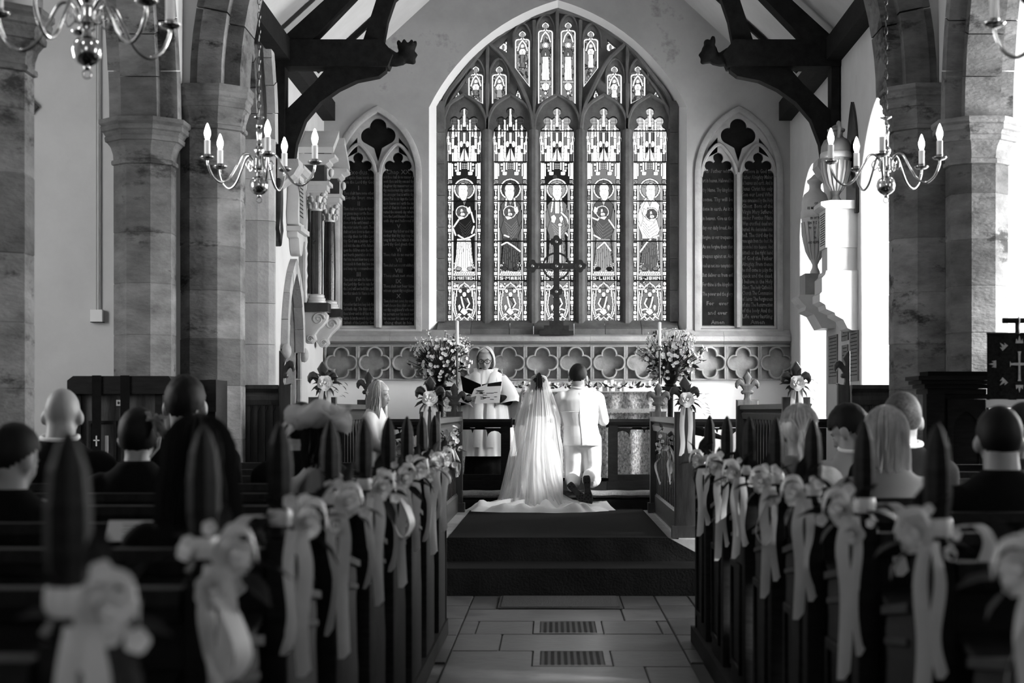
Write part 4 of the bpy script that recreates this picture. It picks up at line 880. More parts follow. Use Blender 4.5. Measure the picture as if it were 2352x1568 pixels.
# ================================================================== NORTH AISLE END WALL
sb = thing('switch_box', 'white square switch box on a conduit on the aisle end wall', 'switch box', (-3.41, 13.07, 2.0))
bxz = CAMH+(VY-725)*13.05/FPX-2.0
MB().box(-.045, .045, -.045, 0, bxz-.045, bxz+.045).obj('box', mat('white_plastic', .75, .4), sb); MB().box(-.045, .05, -.045, .01, bxz-.05, bxz-.046).obj('lower_strip', INK, sb)  # white box with a thin dark strip along its underside
MB().tube([(.01, -.012, bxz+.045), (.01, -.012, 3.6)], .008, 8).obj('conduit', mat('painted_pipe', .45, .6), sb, 60); MB().tube([(-.008, -.006, bxz+.045), (-.008, -.006, 3.6)], .004, 6).obj('cable', mat('painted_pipe2', .4, .6), sb, 60)
hx, hz = at(70, 245, 13.05)
hm = MB().box(-.155, .155, -.03, 0, -.155, .155).box(-.13, .13, -.035, -.03, -.13, .13).obj('hatchment', MARBLED); hm.location = (hx-.16, 13.07, hz); hm.rotation_euler = (0, PI/4, 0); tag(hm, 'dark diamond-shaped hatchment on the aisle end wall', 'hatchment')
# ================================================================== CHOIR STALLS
def fleur(H, hw, ztop, zsh, zbot, half=0):
    """stall end outline: fleur-de-lis head over ogee shoulders and a plain post"""
    F = [(0, 1.0), (.05, .94), (.15, .78), (.10, .67), (.075, .57), (.11, .55), (.17, .66), (.26, .72), (.36, .68), (.42, .57), (.41, .44), (.35, .38), (.33, .46), (.27, .51), (.20, .45), (.135, .34),
         (.20, .31), (.215, .24), (.17, .19), (.10, .19), (.095, .10), (.12, .0)]
    R = [(x*H, ztop-H+y*H) for x, y in F]; zb = ztop-H; e = zb-zsh
    R += [(.15*H+(hw-.15*H)*t, zb-e*(1-math.cos(t*PI/2))*.9-.02*e) for t in (.25, .5, .75, .92)]+[(hw, zsh), (hw, zbot)]
    if half: return [(-.05*H, zbot), (-.05*H, ztop)]+R
    return R+[(-x, z) for x, z in reversed(R[1:])]
def stall_end(parent, x, y, hw, ztop, zsh, zbot, H=.25, name='stall_end', half=0):
    me = plate(name, [[(a, b) for a, b in fleur(H, hw, ztop, zsh, zbot+.0, abs(half))]], .075, OAK, 'xz', -.0375, bevel=.012, smooth=40)
    e = link(name, me, parent, (x, y, 0)); 
    if half < 0: e.scale = (-1, 1, 1)
    MB().box(-hw-.02, hw+.02, -.06, .06, zbot, zbot+.09).obj('plinth', OAK, e)
    return e
def choir(label, x, face, hw, ztop, solid, zb=ZC, yb=13.2):
    """stall desk running down the chancel; face = +1 when its open side looks to +x"""
    t = thing('choir_stall', label, 'choir stall', (0, 0, 0)); zs = ztop-.27
    for y in (13.14, 16.42): stall_end(t, x, y, hw, ztop, zs, zb, .27)
    zr = zs-.08
    MB().prism([(x-.05, zr-.10), (x+.05, zr-.10), (x+.06, zr-.05), (x+.04, zr-.03), (x+.075, zr-.01), (x+.075, zr+.03), (x-.075, zr+.03), (x-.075, zr-.01), (x-.04, zr-.03), (x-.06, zr-.05)], 'xz', 13.18, 16.38).obj('top_rail', OAK, t)
    MB().prism([(x-.035, zb), (x+.035, zb), (x+.035, zb+.16), (x+.02, zb+.18), (x-.02, zb+.18), (x-.035, zb+.16)], 'xz', 13.18, 16.38).obj('bottom_rail', OAK, t)
    n = 15
    for i in range(n):
        y = 13.3+i*(2.96/(n-1)); MB().box(x-.02, x+.02, y-.03, y+.03, zb+.17, zr-.09).obj('slat', OAK, t)
    for i in range(n-1):
        y0 = 13.33+i*(2.96/(n-1)); y1 = y0+2.96/(n-1)-.06
        MB().prism([(y0, zr-.09), (y0, zr-.24), (y0+.02, zr-.17), ((y0+y1)/2, zr-.12), (y1-.02, zr-.17), (y1, zr-.24), (y1, zr-.09)], 'yz', x-.015, x+.015).obj('arched_head', OAK, t)
    o = -face
    if solid: MB().box(x+min(0, o*.02), x+max(0, o*.02), 13.2, 16.36, zb+.1, zr-.09).obj('back_board', OAK, t)
    # sloping book board, bench behind
    MB().prism([(x+o*.05, zr+.0), (x+o*.33, zr-.12), (x+o*.33, zr-.14), (x+o*.05, zr-.02)], 'xz', yb, 16.36).obj('book_board', OAKD, t)
    MB().box(min(x+o*.42, x+o*.76), max(x+o*.42, x+o*.76), yb, 16.36, zb+.40, zb+.44).box(min(x+o*.42, x+o*.76), max(x+o*.42, x+o*.76), yb+.05, yb+.1, zb, zb+.4).box(min(x+o*.42, x+o*.76), max(x+o*.42, x+o*.76), 16.25, 16.3, zb, zb+.4).obj('bench', OAKD, t)
    return t
choir('front choir stall with fleur-de-lis ends on the side of the reading desk', -.92, 1, .078, 1.59, False)
choir('front choir stall with fleur-de-lis ends on the side of the banner', 1.00, -1, .078, 1.59, False)
choir('rear choir stall with taller fleur-de-lis ends below the memorial doorway', -1.73, 1, .105, 1.70, True, ZC, 14.25)
choir('rear choir stall with taller fleur-de-lis ends below the marble urns', 1.84, -1, .105, 1.70, True, ZC, 14.25)
def clergy(label, x0, x1, endx, sgn, y=14.0):
    t = thing('clergy_stall', label, 'choir stall', (0, 0, 0)); zt = CAMH+(VY-884)*y/FPX
    stall_end(t, endx, y-.05, .085, CAMH+(VY-806)*y/FPX, 1.55, ZC, .27, half=sgn)
    MB().prism([(y-.06, zt-.16), (y+.05, zt-.16), (y+.06, zt), (y-.08, zt), (y-.08, zt-.03), (y-.05, zt-.06), (y-.07, zt-.09), (y-.07, zt-.12)], 'yz', x0, x1).obj('top_rail', OAK, t)
    MB().box(x0, x1, y, y+.03, ZC, zt-.15).obj('panel_board', OAK, t); n = 7; w_ = (x1-x0)/n
    for i in range(n+1): MB().box(x0+i*w_-.012, x0+i*w_+.012, y-.03, y, ZC+.1, zt-.15).obj('slat', OAK, t)
    for i in range(n):
        a = x0+i*w_
        MB().prism([(a, zt-.15), (a, zt-.30), (a+w_*.18, zt-.22), (a+w_/2, zt-.17), (a+w_*.82, zt-.22), (a+w_, zt-.30), (a+w_, zt-.15)], 'xz', y-.02, y).obj('arched_head', OAK, t)
    MB().box(x0, x1, y-.03, y+.01, ZC, ZC+.12).obj('bottom_rail', OAK, t)
clergy('short clergy stall with arched panels beside the organ arch', -2.62, -2.19, -2.17, 1)
clergy('short clergy stall with arched panels below the brass plaques', 2.40, 2.82, 2.37, -1)

# ================================================================== COMMUNION RAIL, KNEELER
RY = 17.42
def rail(label, x0, x1, post_x):
    t = thing('communion_rail', label, 'altar rail', (0, RY, ZS))
    z1 = 1.243-ZS; n = 3; w_ = (x1-x0)/n
    MB().prism([(-.07, z1-.06), (.07, z1-.06), (.085, z1-.03), (.07, z1), (-.07, z1), (-.085, z1-.03)], 'yz', x0-.02, x1+.02).box(x0-.02, x1+.02, -.05, .05, z1-.085, z1-.06).obj('handrail', OAKD, t)
    MB().box(x0, x1, -.06, .06, 0, .10).obj('base_beam', OAKD, t)
    for i in range(n):
        a, b = x0+i*w_, x0+(i+1)*w_; zl, zh = .12, z1-.09; m = (a+b)/2
        c0, c1 = a+.07, b-.07; q = (c1-c0)/4; top = []
        for j in range(4): top += [(c0+q*(j+.5)+q*.5*math.cos(u), zh-.11+(.06 if 0 < j < 3 else .02)+q*.42*math.sin(u)) for u in np.linspace(PI, 0, 7)]
        link('pierced_panel', plate('pierced_panel', [rect(a, b, .09, zh), [(c0, zl+.04)]+top+[(c1, zl+.04)]], .06, OAKD, 'xz', -.03, bevel=.006), t)
    for px in post_x: MB().box(px-.045, px+.045, -.065, .065, 0, z1-.02).box(px-.06, px+.06, -.085, .085, 0, .09).obj('post', OAKD, t)
    return t
rail('black oak communion rail with pierced panels in front of the priest', -2.62, -.43, (-.465, -1.2, -1.93))
rail('black oak communion rail with pierced panels beside the kneeling groom', .56, 2.74, (.61, 1.33, 2.05))
g = thing('gate_bar', 'plain black bar closing the gap between the two communion rails', 'bar', (0, RY, 0))
MB().prism([(-.03, 1.185), (.03, 1.185), (.03, 1.24), (-.03, 1.24)], 'yz', -.41, .54).obj('bar', OAKD, g); MB().tube([(-.40, -.05, 1.16), (-.40, -.05, 1.255)], .008, 6).obj('hinge_pin', BRASSD, g)
ks = MB().box(-2.6, 2.75, 16.86, 17.2, ZC-.01, .465).obj('floor_kneeling_step', CARPET); struct(ks)
kc = MB(); rw = []
for x in np.linspace(-1.15, 1.3, 40):
    rw.append([(x, 17.0+.135*math.cos(a)*(1 if abs(math.cos(a)) < .9 else .97), .508+.042*math.sin(a)+.003*math.sin(x*23)) for a in np.linspace(0, 2*PI, 16, endpoint=False)])
kc.grid(rw, True); kc.f += [tuple(range(16)), tuple(range(39*16, 40*16))]; kc.mi += [0, 0]
tag(kc.obj('kneeler_cushion', mat('kneeler_fabric', .16, .9, .1, var=.3, scale=60, bump=.3, bscale=80), None, 60), 'long padded kneeler cushion on the step before the communion rail', 'cushion')

# ================================================================== ALTAR
AY = 19.6
al = thing('altar', 'altar dressed in a pale brocade frontal with a fringed top band', 'altar', (.06, AY, ZS)); AT = 1.545-ZS
MB().box(-1.28, 1.28, .04, .85, 0, AT-.03).obj('table', OAKM, al)
BROC = mat('brocade', .44, .5, .4, var=.95, scale=45, stretch=(1, 1, .7), bump=.4, bscale=60)
def drape(y, z0, z1, amp, k, n=160):
    mb = MB(); ra = []
    for z, s in ((z1, .3), ((z0+z1)/2, .8), (z0, 1.0)):
        ra.append([(x, y-amp*s*math.sin(k*x+.7*math.sin(3*x)), z) for x in np.linspace(-1.3, 1.3, n)])
    return mb.grid(ra)
fr = drape(.0, .04, AT-.02, .032, 24).obj('frontal', BROC, al, 180)
sf = drape(-.03, AT-.20, AT-.01, .012, 32).obj('superfrontal', BROC, al, 180)
fg = MB()
for i in range(210): x = -1.29+i*.0123; fg.box(x, x+.008, -.05, -.038, AT-.245+.004*math.sin(i*1.9), AT-.195)
fg.obj('fringe', WHITEC, al)
MB().box(-1.32, 1.32, -.05, .88, AT-.012, AT).obj('altar_cloth', WHITEC, al)
# altar cross
cx0, cz0 = at(1278, 773, 20.93)
cr = thing('altar_cross', 'tall brass cross with ringed centre and bosses on stepped base', 'cross', (cx0, 20.905, 2.232))
for i, (w_, z0, z1) in enumerate(((.205, .0, .05), (.15, .05, .115), (.085, .115, .17))): MB().box(-w_, w_, -.07+.012*i, .07-.012*i, z0, z1).obj('base_step', BRASSD, cr)
sh = CAMH+(VY-610)*20.93/FPX-2.24; top = CAMH+(VY-556)*20.93/FPX-2.24
MB().box(-.036, .036, -.014, .014, .17, top).obj('shaft', BRASSD, cr); MB().box(-.27, .27, -.013, .013, sh-.036, sh+.036).obj('crossbar', BRASSD, cr)
MB().tube([(.158*math.cos(a), 0, sh+.158*math.sin(a)) for a in np.linspace(0, 2*PI, 41)], .012, 6, False).obj('ring', BRASSD, cr, 60)
for (x, z) in ((0, sh), (-.285, sh), (.285, sh), (0, top+.01), (0, .52)):
    b = link('boss', plate('boss', [quatre(x, z, .04, .04, 5)], .03, BRASSD, 'xz', -.018, bevel=.006), cr)
    MB().ell((x, -.022, z), (.022, .016, .022), 12, 7).obj('stud', BRASS, b, 60)

# ================================================================== FLOWERS
def petal_cup(mb, r, n, tilt, M, cur=0.3):
    for k in range(n):
        a = 2*PI*k/n; rows = []
        for i in range(4):
            t = i/3; rr = r*(.12+.88*t); h = r*tilt*(t-cur*t*t); wd = r*.62*math.sin(PI*(.18+.72*t))
            rows.append([M @ Vector((rr*math.cos(a)-s*wd*math.sin(a), rr*math.sin(a)+s*wd*math.cos(a), h+abs(s)*r*.12)) for s in (-1, 0, 1)])
        mb.grid(rows)
I4 = Matrix.Identity(4)
bl = MB(); petal_cup(bl, 1, 5, .5, I4); bl.ell((0, 0, .12), (.22, .22, .16), 6, 4); BLOSSOM = bl.mesh('blossom', BLOSS, 60)
rs = MB()
for i, (r, n, t, z) in enumerate(((1.0, 5, .55, -.15), (.82, 5, .9, -.05), (.62, 5, 1.5, .02), (.42, 4, 2.4, .05))): petal_cup(rs, r, n, t, Matrix.Translation((0, 0, z)) @ Matrix.Rotation(i*.6, 4, 'Z'), .45 if i < 2 else .3)
rs.ell((0, 0, .35), (.25, .25, .35), 8, 6); ROSEM = rs.mesh('rose', ROSE, 60)
lf = MB(); lf.grid([[(0, -.02, 0), (0, 0, -.02), (0, .02, 0)], [(.3, -.2, .06), (.3, 0, 0), (.3, .2, .06)], [(.65, -.17, .05), (.65, 0, -.02), (.65, .17, .05)], [(1, -.01, -.1), (1, 0, -.11), (1, .01, -.1)]]); LEAFM = lf.mesh('leaf', LEAF, 60)
def put(name, me, parent, loc, direction, s, roll=0.0):
    d = Vector(direction).normalized(); q = d.to_track_quat('Z', 'Y') if name != 'leaf' else d.to_track_quat('X', 'Z')
    o = link(name, me, parent, loc); o.rotation_mode = 'QUATERNION'; from mathutils import Quaternion
    o.rotation_quaternion = q @ Quaternion((0, 0, 1) if name != 'leaf' else (1, 0, 0), roll); o.scale = (s, s, s); return o
def arrangement(label, x, y, zc, rx, rz, n, seed, ped_top, base_z):
    t = thing('flower_arrangement', label, 'flowers', (x, y, ped_top)); rg = random.Random(seed); zo = zc-ped_top
    MB().lathe([(.05, 0), (.07, .01), (.05, .03), (.09, .10), (.12, .2), (.13, .26), (.10, .26)], 16).obj('vase', BRASSD, t, 50)
    stems = MB()
    for i in range(n):
        a = rg.uniform(0, 2*PI); u = rg.uniform(.35, 1.0)**.6; e = rg.uniform(-.85, 1.0)
        el = math.asin(e); d = Vector((math.cos(a)*math.cos(el), math.sin(a)*math.cos(el)*.8, math.sin(el)))
        p = Vector((d.x*rx*u*rg.uniform(.75, 1.2), d.y*rx*u, zo+d.z*rz*u)); stems.tube([(d.x*.03, d.y*.03, .2), p*.5+Vector((0, 0, .06)), p], .003, 4, False)
        put('blossom', BLOSSOM, t, p, d+Vector((0, -.5, .1)), rg.uniform(.013, .025), rg.uniform(0, 6))
        if i % 3 == 0:
            q = p*rg.uniform(.6, .95); put('leaf', LEAFM, t, q, d+Vector((rg.uniform(-.6, .6), rg.uniform(-.6, .2), rg.uniform(-.6, .5))), rg.uniform(.06, .11), rg.uniform(0, 6))
    for i in range(12):                                      # feathery spires
        a = rg.uniform(0, 2*PI); d = Vector((math.cos(a), .4*math.sin(a), rg.uniform(.1, 1.2))).normalized(); tip = Vector((d.x*rx*1.12, d.y*rx, zo+d.z*rz*1.1)); sp = MB()
        for j in range(9):
            c = Vector((0, 0, .2)).lerp(tip, .62+.38*j/8); s = .016*(1-j/12); sp.ell((c.x+rg.uniform(-.012, .012), c.y, c.z+rg.uniform(-.012, .012)), (s, s, s), 6, 4)
        o = sp.obj('flower_spire', BLOSS, t, 60); o['kind'] = 'stuff'
    o = stems.obj('stems', LEAF, t); o['kind'] = 'stuff'
    ped = thing('flower_pedestal', 'slim dark pedestal under the flowers %s' % ('next to the priest' if x < 0 else 'next to the altar end by the banner side'), 'pedestal', (x, y, base_z)); H = ped_top-base_z
    MB().box(-.13, .13, -.13, .13, H-.04, H).obj('top', OAKD, ped); MB().lathe([(.05, .06), (.03, .12), (.028, H*.5), (.045, H*.55), (.028, H*.6), (.03, H-.08), (.06, H-.04)], 14).obj('column', OAKD, ped, 50); MB().lathe([(.16, 0), (.16, .03), (.06, .06)], 14).obj('foot', OAKD, ped)
fx, fz = at(1012, 822, 18.3); arrangement('large loose arrangement of pale blossoms beside the priest', fx, 18.3, fz, .33, .30, 230, 5, 1.58, ZS)
fx, fz = at(1540, 818, 18.3); arrangement('large bright arrangement of white blossoms at the altar end on the banner side', fx, 18.3, fz, .33, .30, 250, 9, 1.58, ZS)
def tall_candle(label, px, ptop):
    y = 17.75; x, z = at(px, ptop, y); t = thing('processional_candle', label, 'candle', (x, y, ZS)); zt = z-ZS
    MB().lathe([(.12, 0), (.12, .02), (.03, .05)], 14).obj('foot', BRASSD, t, 40); MB().tube([(0, 0, .04), (0, 0, zt-.30)], .011, 8).obj('pole', BRASSD, t, 60)
    MB().lathe([(.012, zt-.30), (.03, zt-.29), (.02, zt-.27), (.045, zt-.255), (.045, zt-.25), (.02, zt-.245)], 14).obj('drip_pan', BRASS, t, 50)
    MB().lathe([(.017, zt-.25), (.017, zt-.012), (.006, zt-.004)], 12).obj('candle', CANDLE, t, 50); MB().tube([(0, 0, zt-.006), (0, 0, zt+.012)], .0025, 5).obj('wick', INK, t)
tall_candle('tall white candle on a brass pole beside the flowers by the priest', 1050, 735); tall_candle('tall white candle on a brass pole beside the flowers by the banner side', 1515, 738)
# altar top: greenery and candles
rg = random.Random(21)
gr = thing('altar_garland', 'low garland of leaves and small white flowers along the altar front edge', 'garland', (.06, AY+.08, 1.545))
for i in range(120):
    x = -1.1+2.25*i/119; p = (x+rg.uniform(-.02, .02), rg.uniform(-.05, .05), rg.uniform(.03, .07))
    put('leaf', LEAFM, gr, p, (rg.uniform(-1, 1), rg.uniform(-1, .2), rg.uniform(-.2, .6)), rg.uniform(.05, .085), rg.uniform(0, 6))
    if i % 2 == 0: put('blossom', BLOSSOM, gr, (p[0], p[1]-.02, p[2]+.025), (rg.uniform(-.4, .4), -1, .6), rg.uniform(.016, .032))
for i, (px, h, lb) in enumerate(((1220, .09, 'medium white'), (1236, .07, 'low white'), (1376, .07, 'low cream'), (1390, .075, 'low ivory'), (1404, .13, 'tallest white'), (1419, .10, 'second tallest white'), (1434, .08, 'plain white'), (1342, .06, 'squat cream'), (1204, .055, 'shortest white'))):
    x = (px-VX)*(AY+.3)/FPX; c = thing('altar_candle', lb+' pillar candle among the altar greenery', 'candle', (x, AY+.32+.05*(i % 2), 1.545), 0, 'pillar candles on the altar')
    MB().lathe([(.03, 0), (.03, h-.004), (.026, h)], 12).obj('wax', CANDLE, c, 50); MB().tube([(0, 0, h-.002), (0, 0, h+.012)], .002, 5).obj('wick', INK, c)

# hymn books stacked on the sloping desk of the rear stall
th = math.atan2(.12, .28); bkx, bky = 2.06, 14.62; bz = 1.35-.12*(bkx-1.84-.05)/.28; acc = 0.0
for i, (w_, d_, h_, c) in enumerate(((.16, .12, .035, 'dark thick'), (.15, .11, .025, 'grey'), (.155, .115, .03, 'black'), (.14, .10, .022, 'pale-edged'), (.13, .10, .03, 'topmost dark'))):
    b = thing('hymn_book', '%s hymn book in the stack on the rear stall desk' % c, 'book', (bkx+acc*math.sin(th), bky, bz+acc*math.cos(th)), 0, 'hymn books on the rear stall desk'); b.rotation_euler = (0, th, 0); acc += h_
    MB().box(-w_/2, w_/2, -d_/2, d_/2, 0, .004).box(-w_/2, w_/2, -d_/2, d_/2, h_-.004, h_).box(w_/2-.004, w_/2, -d_/2, d_/2, 0, h_).obj('cover', BLACKC if i % 2 == 0 else GREYC, b); MB().box(-w_/2+.004, w_/2-.004, -d_/2+.004, d_/2-.004, .004, h_-.004).obj('pages', PAPER, b)
# ================================================================== NAVE PEWS
LPY = [9.75, 8.80, 7.88, 6.98, 6.07, 5.15, 4.20, 3.28, 2.36]; RPY = [9.39, 8.46, 7.50, 6.60, 5.68, 4.74, 3.84, 2.95]
LPX, RPX = -.656, .85
for sg, x0, x1, nm in ((-1, -2.72, -.62, 'floor_pew_platform_north'), (1, .80, 2.85, 'floor_pew_platform_south')):
    struct(MB().box(x0, x1, .5, 10.4 if sg < 0 else 10.05, -.01, .09).obj(nm, OAKD))
def make_pew(wd):
    """origin at the aisle end of the back, floor level; seat runs to +x"""
    t = thing('church_pew', '', 'pew', (0, 0, 0))
    for ex in (0.0, wd):
        E = [(-.06, .09), (.50, .09), (.50, .50), (.47, .56), (.44, .72), (.46, .79), (.44, .83), (.16, .87), (.08, .93), (.055, 1.02), (-.055, 1.02), (-.06, .9)]
        be = link('bench_end', plate('bench_end', [E], .056, OAKD, 'yz', -.028, bevel=.008, smooth=40), t, (ex, 0, 0))
        if ex == 0.0:
            MB().lathe([(.03, 1.015), (.036, 1.03), (.022, 1.05), (.018, 1.07), (.026, 1.09), (.031, 1.14), (.031, 1.20), (.026, 1.25), (.014, 1.285), (.003, 1.303)], 8, rot=PI/8, sy=1.5).obj('finial', OAKD, be)
            MB().prism([(.14, .868), (.45, .828), (.45, .848), (.14, .89)], 'yz', -.04, .04).obj('arm_cap', OAK, be); MB().prism([(.16, .79), (.42, .76), (.42, .775), (.16, .805)], 'yz', -.037, .037).obj('arm_moulding', OAK, be)
            link('end_panel', plate('end_panel', [rect(.04, .42, .18, .66), rect(.07, .39, .21, .63)], .02, OAKD, 'yz', -.042, bevel=.004), be)
    MB().prism([(-.03, .50), (.02, .50), (-.02, .95), (-.05, .95)], 'yz', .03, wd-.03).obj('backrest', OAKD, t)
    MB().prism([(-.075, .94), (.01, .94), (.02, .97), (.0, 1.0), (-.07, 1.0), (-.085, .97)], 'yz', .03, wd-.03).obj('top_rail', OAKM, t)
    MB().box(.03, wd-.03, .0, .42, .49, .53).obj('seat', OAKD, t); MB().box(.03, wd-.03, .36, .39, .09, .49).obj('seat_front', OAKD, t)
    MB().prism([(-.23, .80), (-.05, .83), (-.05, .85), (-.23, .82)], 'yz', .03, wd-.03).obj('book_ledge', OAKM, t)
    return t
ORD = ['foremost', 'second', 'third', 'fourth', 'fifth', 'sixth', 'seventh', 'eighth', 'ninth']
p0 = make_pew(1.98); p0.rotation_euler[2] = 0
for i, y in enumerate(RPY):
    lb = '%s dark oak pew back from the chancel step on the banner side of the aisle' % ORD[i]
    o = p0 if i == 0 else dup(p0); o.location = (RPX, y, 0); o['label'] = lb; o['group'] = 'pews on the banner side'
pL = dup(p0)
def mirror_pew(root, wd=1.98):
    for ch in root.children:
        if ch.name.startswith('bench_end') and ch.location.x > .5: ch.location.x = -wd
        elif not ch.name.startswith('bench_end'): ch.location.x = -wd
mirror_pew(pL)
for i, y in enumerate(LPY):
    o = pL if i == 0 else dup(pL); o.location = (LPX, y, 0); o['label'] = '%s dark oak pew back from the chancel step on the reading desk side' % ORD[i]; o['group'] = 'pews on the reading desk side'
for sg, x0, x1, y, d in ((-1, -2.64, LPX+.03, 10.33, 'reading desk'), (1, RPX-.03, 2.83, 9.97, 'banner')):
    t = thing('prayer_desk', 'panelled dark oak prayer desk before the foremost pew on the %s side' % d, 'desk', (0, y, 0))
    MB().box(x0, x1, -.02, .02, .0, .98).obj('board', OAKD, t); MB().box(x0, x1, -.05, .04, .98, 1.02).obj('cap_rail', OAKD, t)
    for k in range(5):
        a = x0+.06+k*(x1-x0-.06)/5; link('field_panel', plate('field_panel', [rect(a, a+.34, .15, .85), rect(a+.05, a+.29, .2, .8)], .02, OAKD, 'xz', -.04, bevel=.004), t)

# ---- posies tied to the pew ends
def ribbon(pts, w0, rg, tw=.25, side=(1, 0, 0)):
    mb = MB(); P = bez(pts, 6); n = len(P); rows = []; ph = rg.uniform(0, 6); sd = Vector(side).normalized()
    for i, p in enumerate(P):
        a = tw*math.sin(ph+i*5/n); d = Vector((sd.x*math.cos(a)-sd.y*math.sin(a), sd.x*math.sin(a)+sd.y*math.cos(a), sd.z)); w_ = w0/2
        e = Vector((0, 0, 0)) if i < n-1 else Vector((0, 0, .02)); rows.append([p-d*w_, p+Vector((0, -.004, 0)), p+d*w_+e])
    return mb.grid(rows)
def posy(variant, sg):
    """origin on the neck of a pew end; sg = +1 when the aisle lies to +x"""
    rg = random.Random(40+variant*7+(sg > 0)); t = thing('pew_posy', '', 'posy')
    rm = put('rose', ROSEM, t, (sg*.055, -.03, -.015), (sg*.8, -.8, .15), .047, rg.uniform(0, 6))
    if variant % 2: put('rose', ROSEM, t, (sg*.03, -.06, -.075), (sg*.5, -1, -.2), .036)
    for k in range(8):
        a = 2*PI*k/8+rg.uniform(-.3, .3); put('leaf', LEAFM, t, (sg*.05+.035*math.cos(a), -.02, -.02+.035*math.sin(a)), (math.cos(a), -.35, math.sin(a)), rg.uniform(.07, .11), rg.uniform(-.6, .6))
    for k in range(4):
        a = rg.uniform(0, 6.3); put('blossom', BLOSSOM, t, (sg*.05+.07*math.cos(a), -.05, -.02+.06*math.sin(a)), (math.cos(a)*.4, -1, .2), rg.uniform(.013, .02))
    MB().lathe([(.027, -.022), (.030, -.01), (.030, .008), (.027, .018)], 12, sy=1.5).obj('ribbon_band', RIBBON, t, 60)
    L = (.42, .47, .38, .45)[variant % 4]
    ribbon([(sg*.045, -.055, -.03), (sg*.062, -.06, -.12), (sg*.05, -.055, -.25), (sg*.058, -.06, -L)], .036, rg).obj('ribbon_tail', RIBBON, t, 180)
    ribbon([(sg*.03, -.06, -.03), (sg*.02, -.07, -.12), (sg*.03, -.06, -.24), (sg*.012, -.066, -L*.86)], .029, rg, .5).obj('ribbon_tail', RIBBON, t, 180)
    if variant in (1, 2): ribbon([(-sg*.03, -.05, 0), (-sg*.07, -.05, .005), (-sg*.10, -.05, -.03), (-sg*.085, -.05, -.10), (-sg*.10, -.05, -.19)], .036, rg, .3).obj('ribbon_tail', RIBBON, t, 180)
    ribbon([(sg*.03, -.05, -.01), (sg*.06, -.07, .035), (sg*.10, -.06, .03), (sg*.115, -.05, -.02)], .022, rg, .4, (0, .6, 1)).obj('ribbon_loop', RIBBON, t, 180)
    if variant == 3: ribbon([(sg*.03, -.06, -.06), (sg*.075, -.075, -.13), (sg*.095, -.08, -.20), (sg*.06, -.075, -.25), (sg*.03, -.065, -.2), (sg*.03, -.06, -.1)], .05, rg, .2, (.3, 1, 0)).obj('ribbon_loop', RIBBON, t, 180)
    return t
for sg, px, PY, d in ((1, LPX, LPY, 'reading desk'), (-1, RPX, RPY, 'banner')):
    var = [posy(v, sg) for v in range(4)]
    for i, y in enumerate(PY):
        o = var[i] if i < 4 else dup(var[i % 4]); o.location = (px, y, 1.075); o.rotation_euler[2] = .15*math.sin(i*2.3)
        o['label'] = 'white rose posy with trailing satin ribbon on the %s pew, %s side' % (ORD[i], d); o['group'] = 'posies on the pews, %s side' % d
# posies on the choir stall ends and baskets hanging from the front stalls
def stall_posy(label, x, y, z, sg):
    rg = random.Random(int(abs(x)*100)); t = thing('stall_posy', label, 'posy', (x, y, z))
    put('rose', ROSEM, t, (0, -.05, 0), (.1*sg, -1, .1), .06, 1.0)
    for k in range(14):
        a = 2*PI*k/14; put('leaf', LEAFM, t, (.03*math.cos(a), -.03, .03*math.sin(a)), (math.cos(a), -.3, math.sin(a)), rg.uniform(.07, .115), rg.uniform(-.6, .6))
    for k in range(10):
        p = (sg*(.06+.09*rg.random()), -.05, rg.uniform(-.12, .06)); put('leaf', LEAFM, t, p, (sg, -.4, rg.uniform(-1, .5)), rg.uniform(.03, .05))
    ribbon([(-.025, -.05, -.05), (-.035, -.055, -.2), (-.028, -.05, -.33), (-.04, -.055, -.42)], .036, rg, .15).obj('ribbon_tail', RIBBON, t, 180); ribbon([(.025, -.05, -.05), (.03, -.055, -.2), (.022, -.05, -.33), (.03, -.055, -.40)], .036, rg, .15).obj('ribbon_tail', RIBBON, t, 180)
for lb, px, py, sg in (('large cream rose posy on the front stall end, reading desk side', 988, 915, 1), ('large cream rose posy on the front stall end, banner side', 1576, 918, 1), ('large cream rose posy on the tall rear stall end by the doorway', 748, 880, 1), ('large cream rose posy on the tall rear stall end below the plaques', 1829, 880, 1)):
    x, z = at(px, py, 13.08); stall_posy(lb, x, 13.09, z, sg)
def hanging(label, px, py, y, seed):
    rg = random.Random(seed); x, z = at(px, py, y); t = thing('hanging_spray', label, 'flowers', (x, y, z))
    for k in range(26):
        d = Vector((rg.uniform(-1, 1), rg.uniform(-1, .3), rg.uniform(-1, 1))).normalized(); p = d*.10*rg.uniform(.3, 1); p.z *= 1.2
        put('blossom', BLOSSOM, t, p, d+Vector((0, -.6, 0)), rg.uniform(.014, .026))
        if k % 2: put('leaf', LEAFM, t, p*.8, d, rg.uniform(.05, .09), rg.uniform(0, 6))
    for k in range(7):
        u = rg.uniform(-.07, .08); ribbon([(u*.4, -.06, -.05), (u, -.08, -.13), (u*1.4+rg.uniform(-.03, .03), -.07, -.2), (u*1.2, -.08, -rg.uniform(.25, .36))], .018, rg, .9).obj('ribbon_tail', RIBBON, t, 180)
hanging('spray of white blossoms and ribbons on the front stall, reading desk side', 1033, 1010, 13.6, 3)
hanging('spray of dark leaves and pale ribbons on the front stall, banner side', 1528, 1010, 13.8, 4)

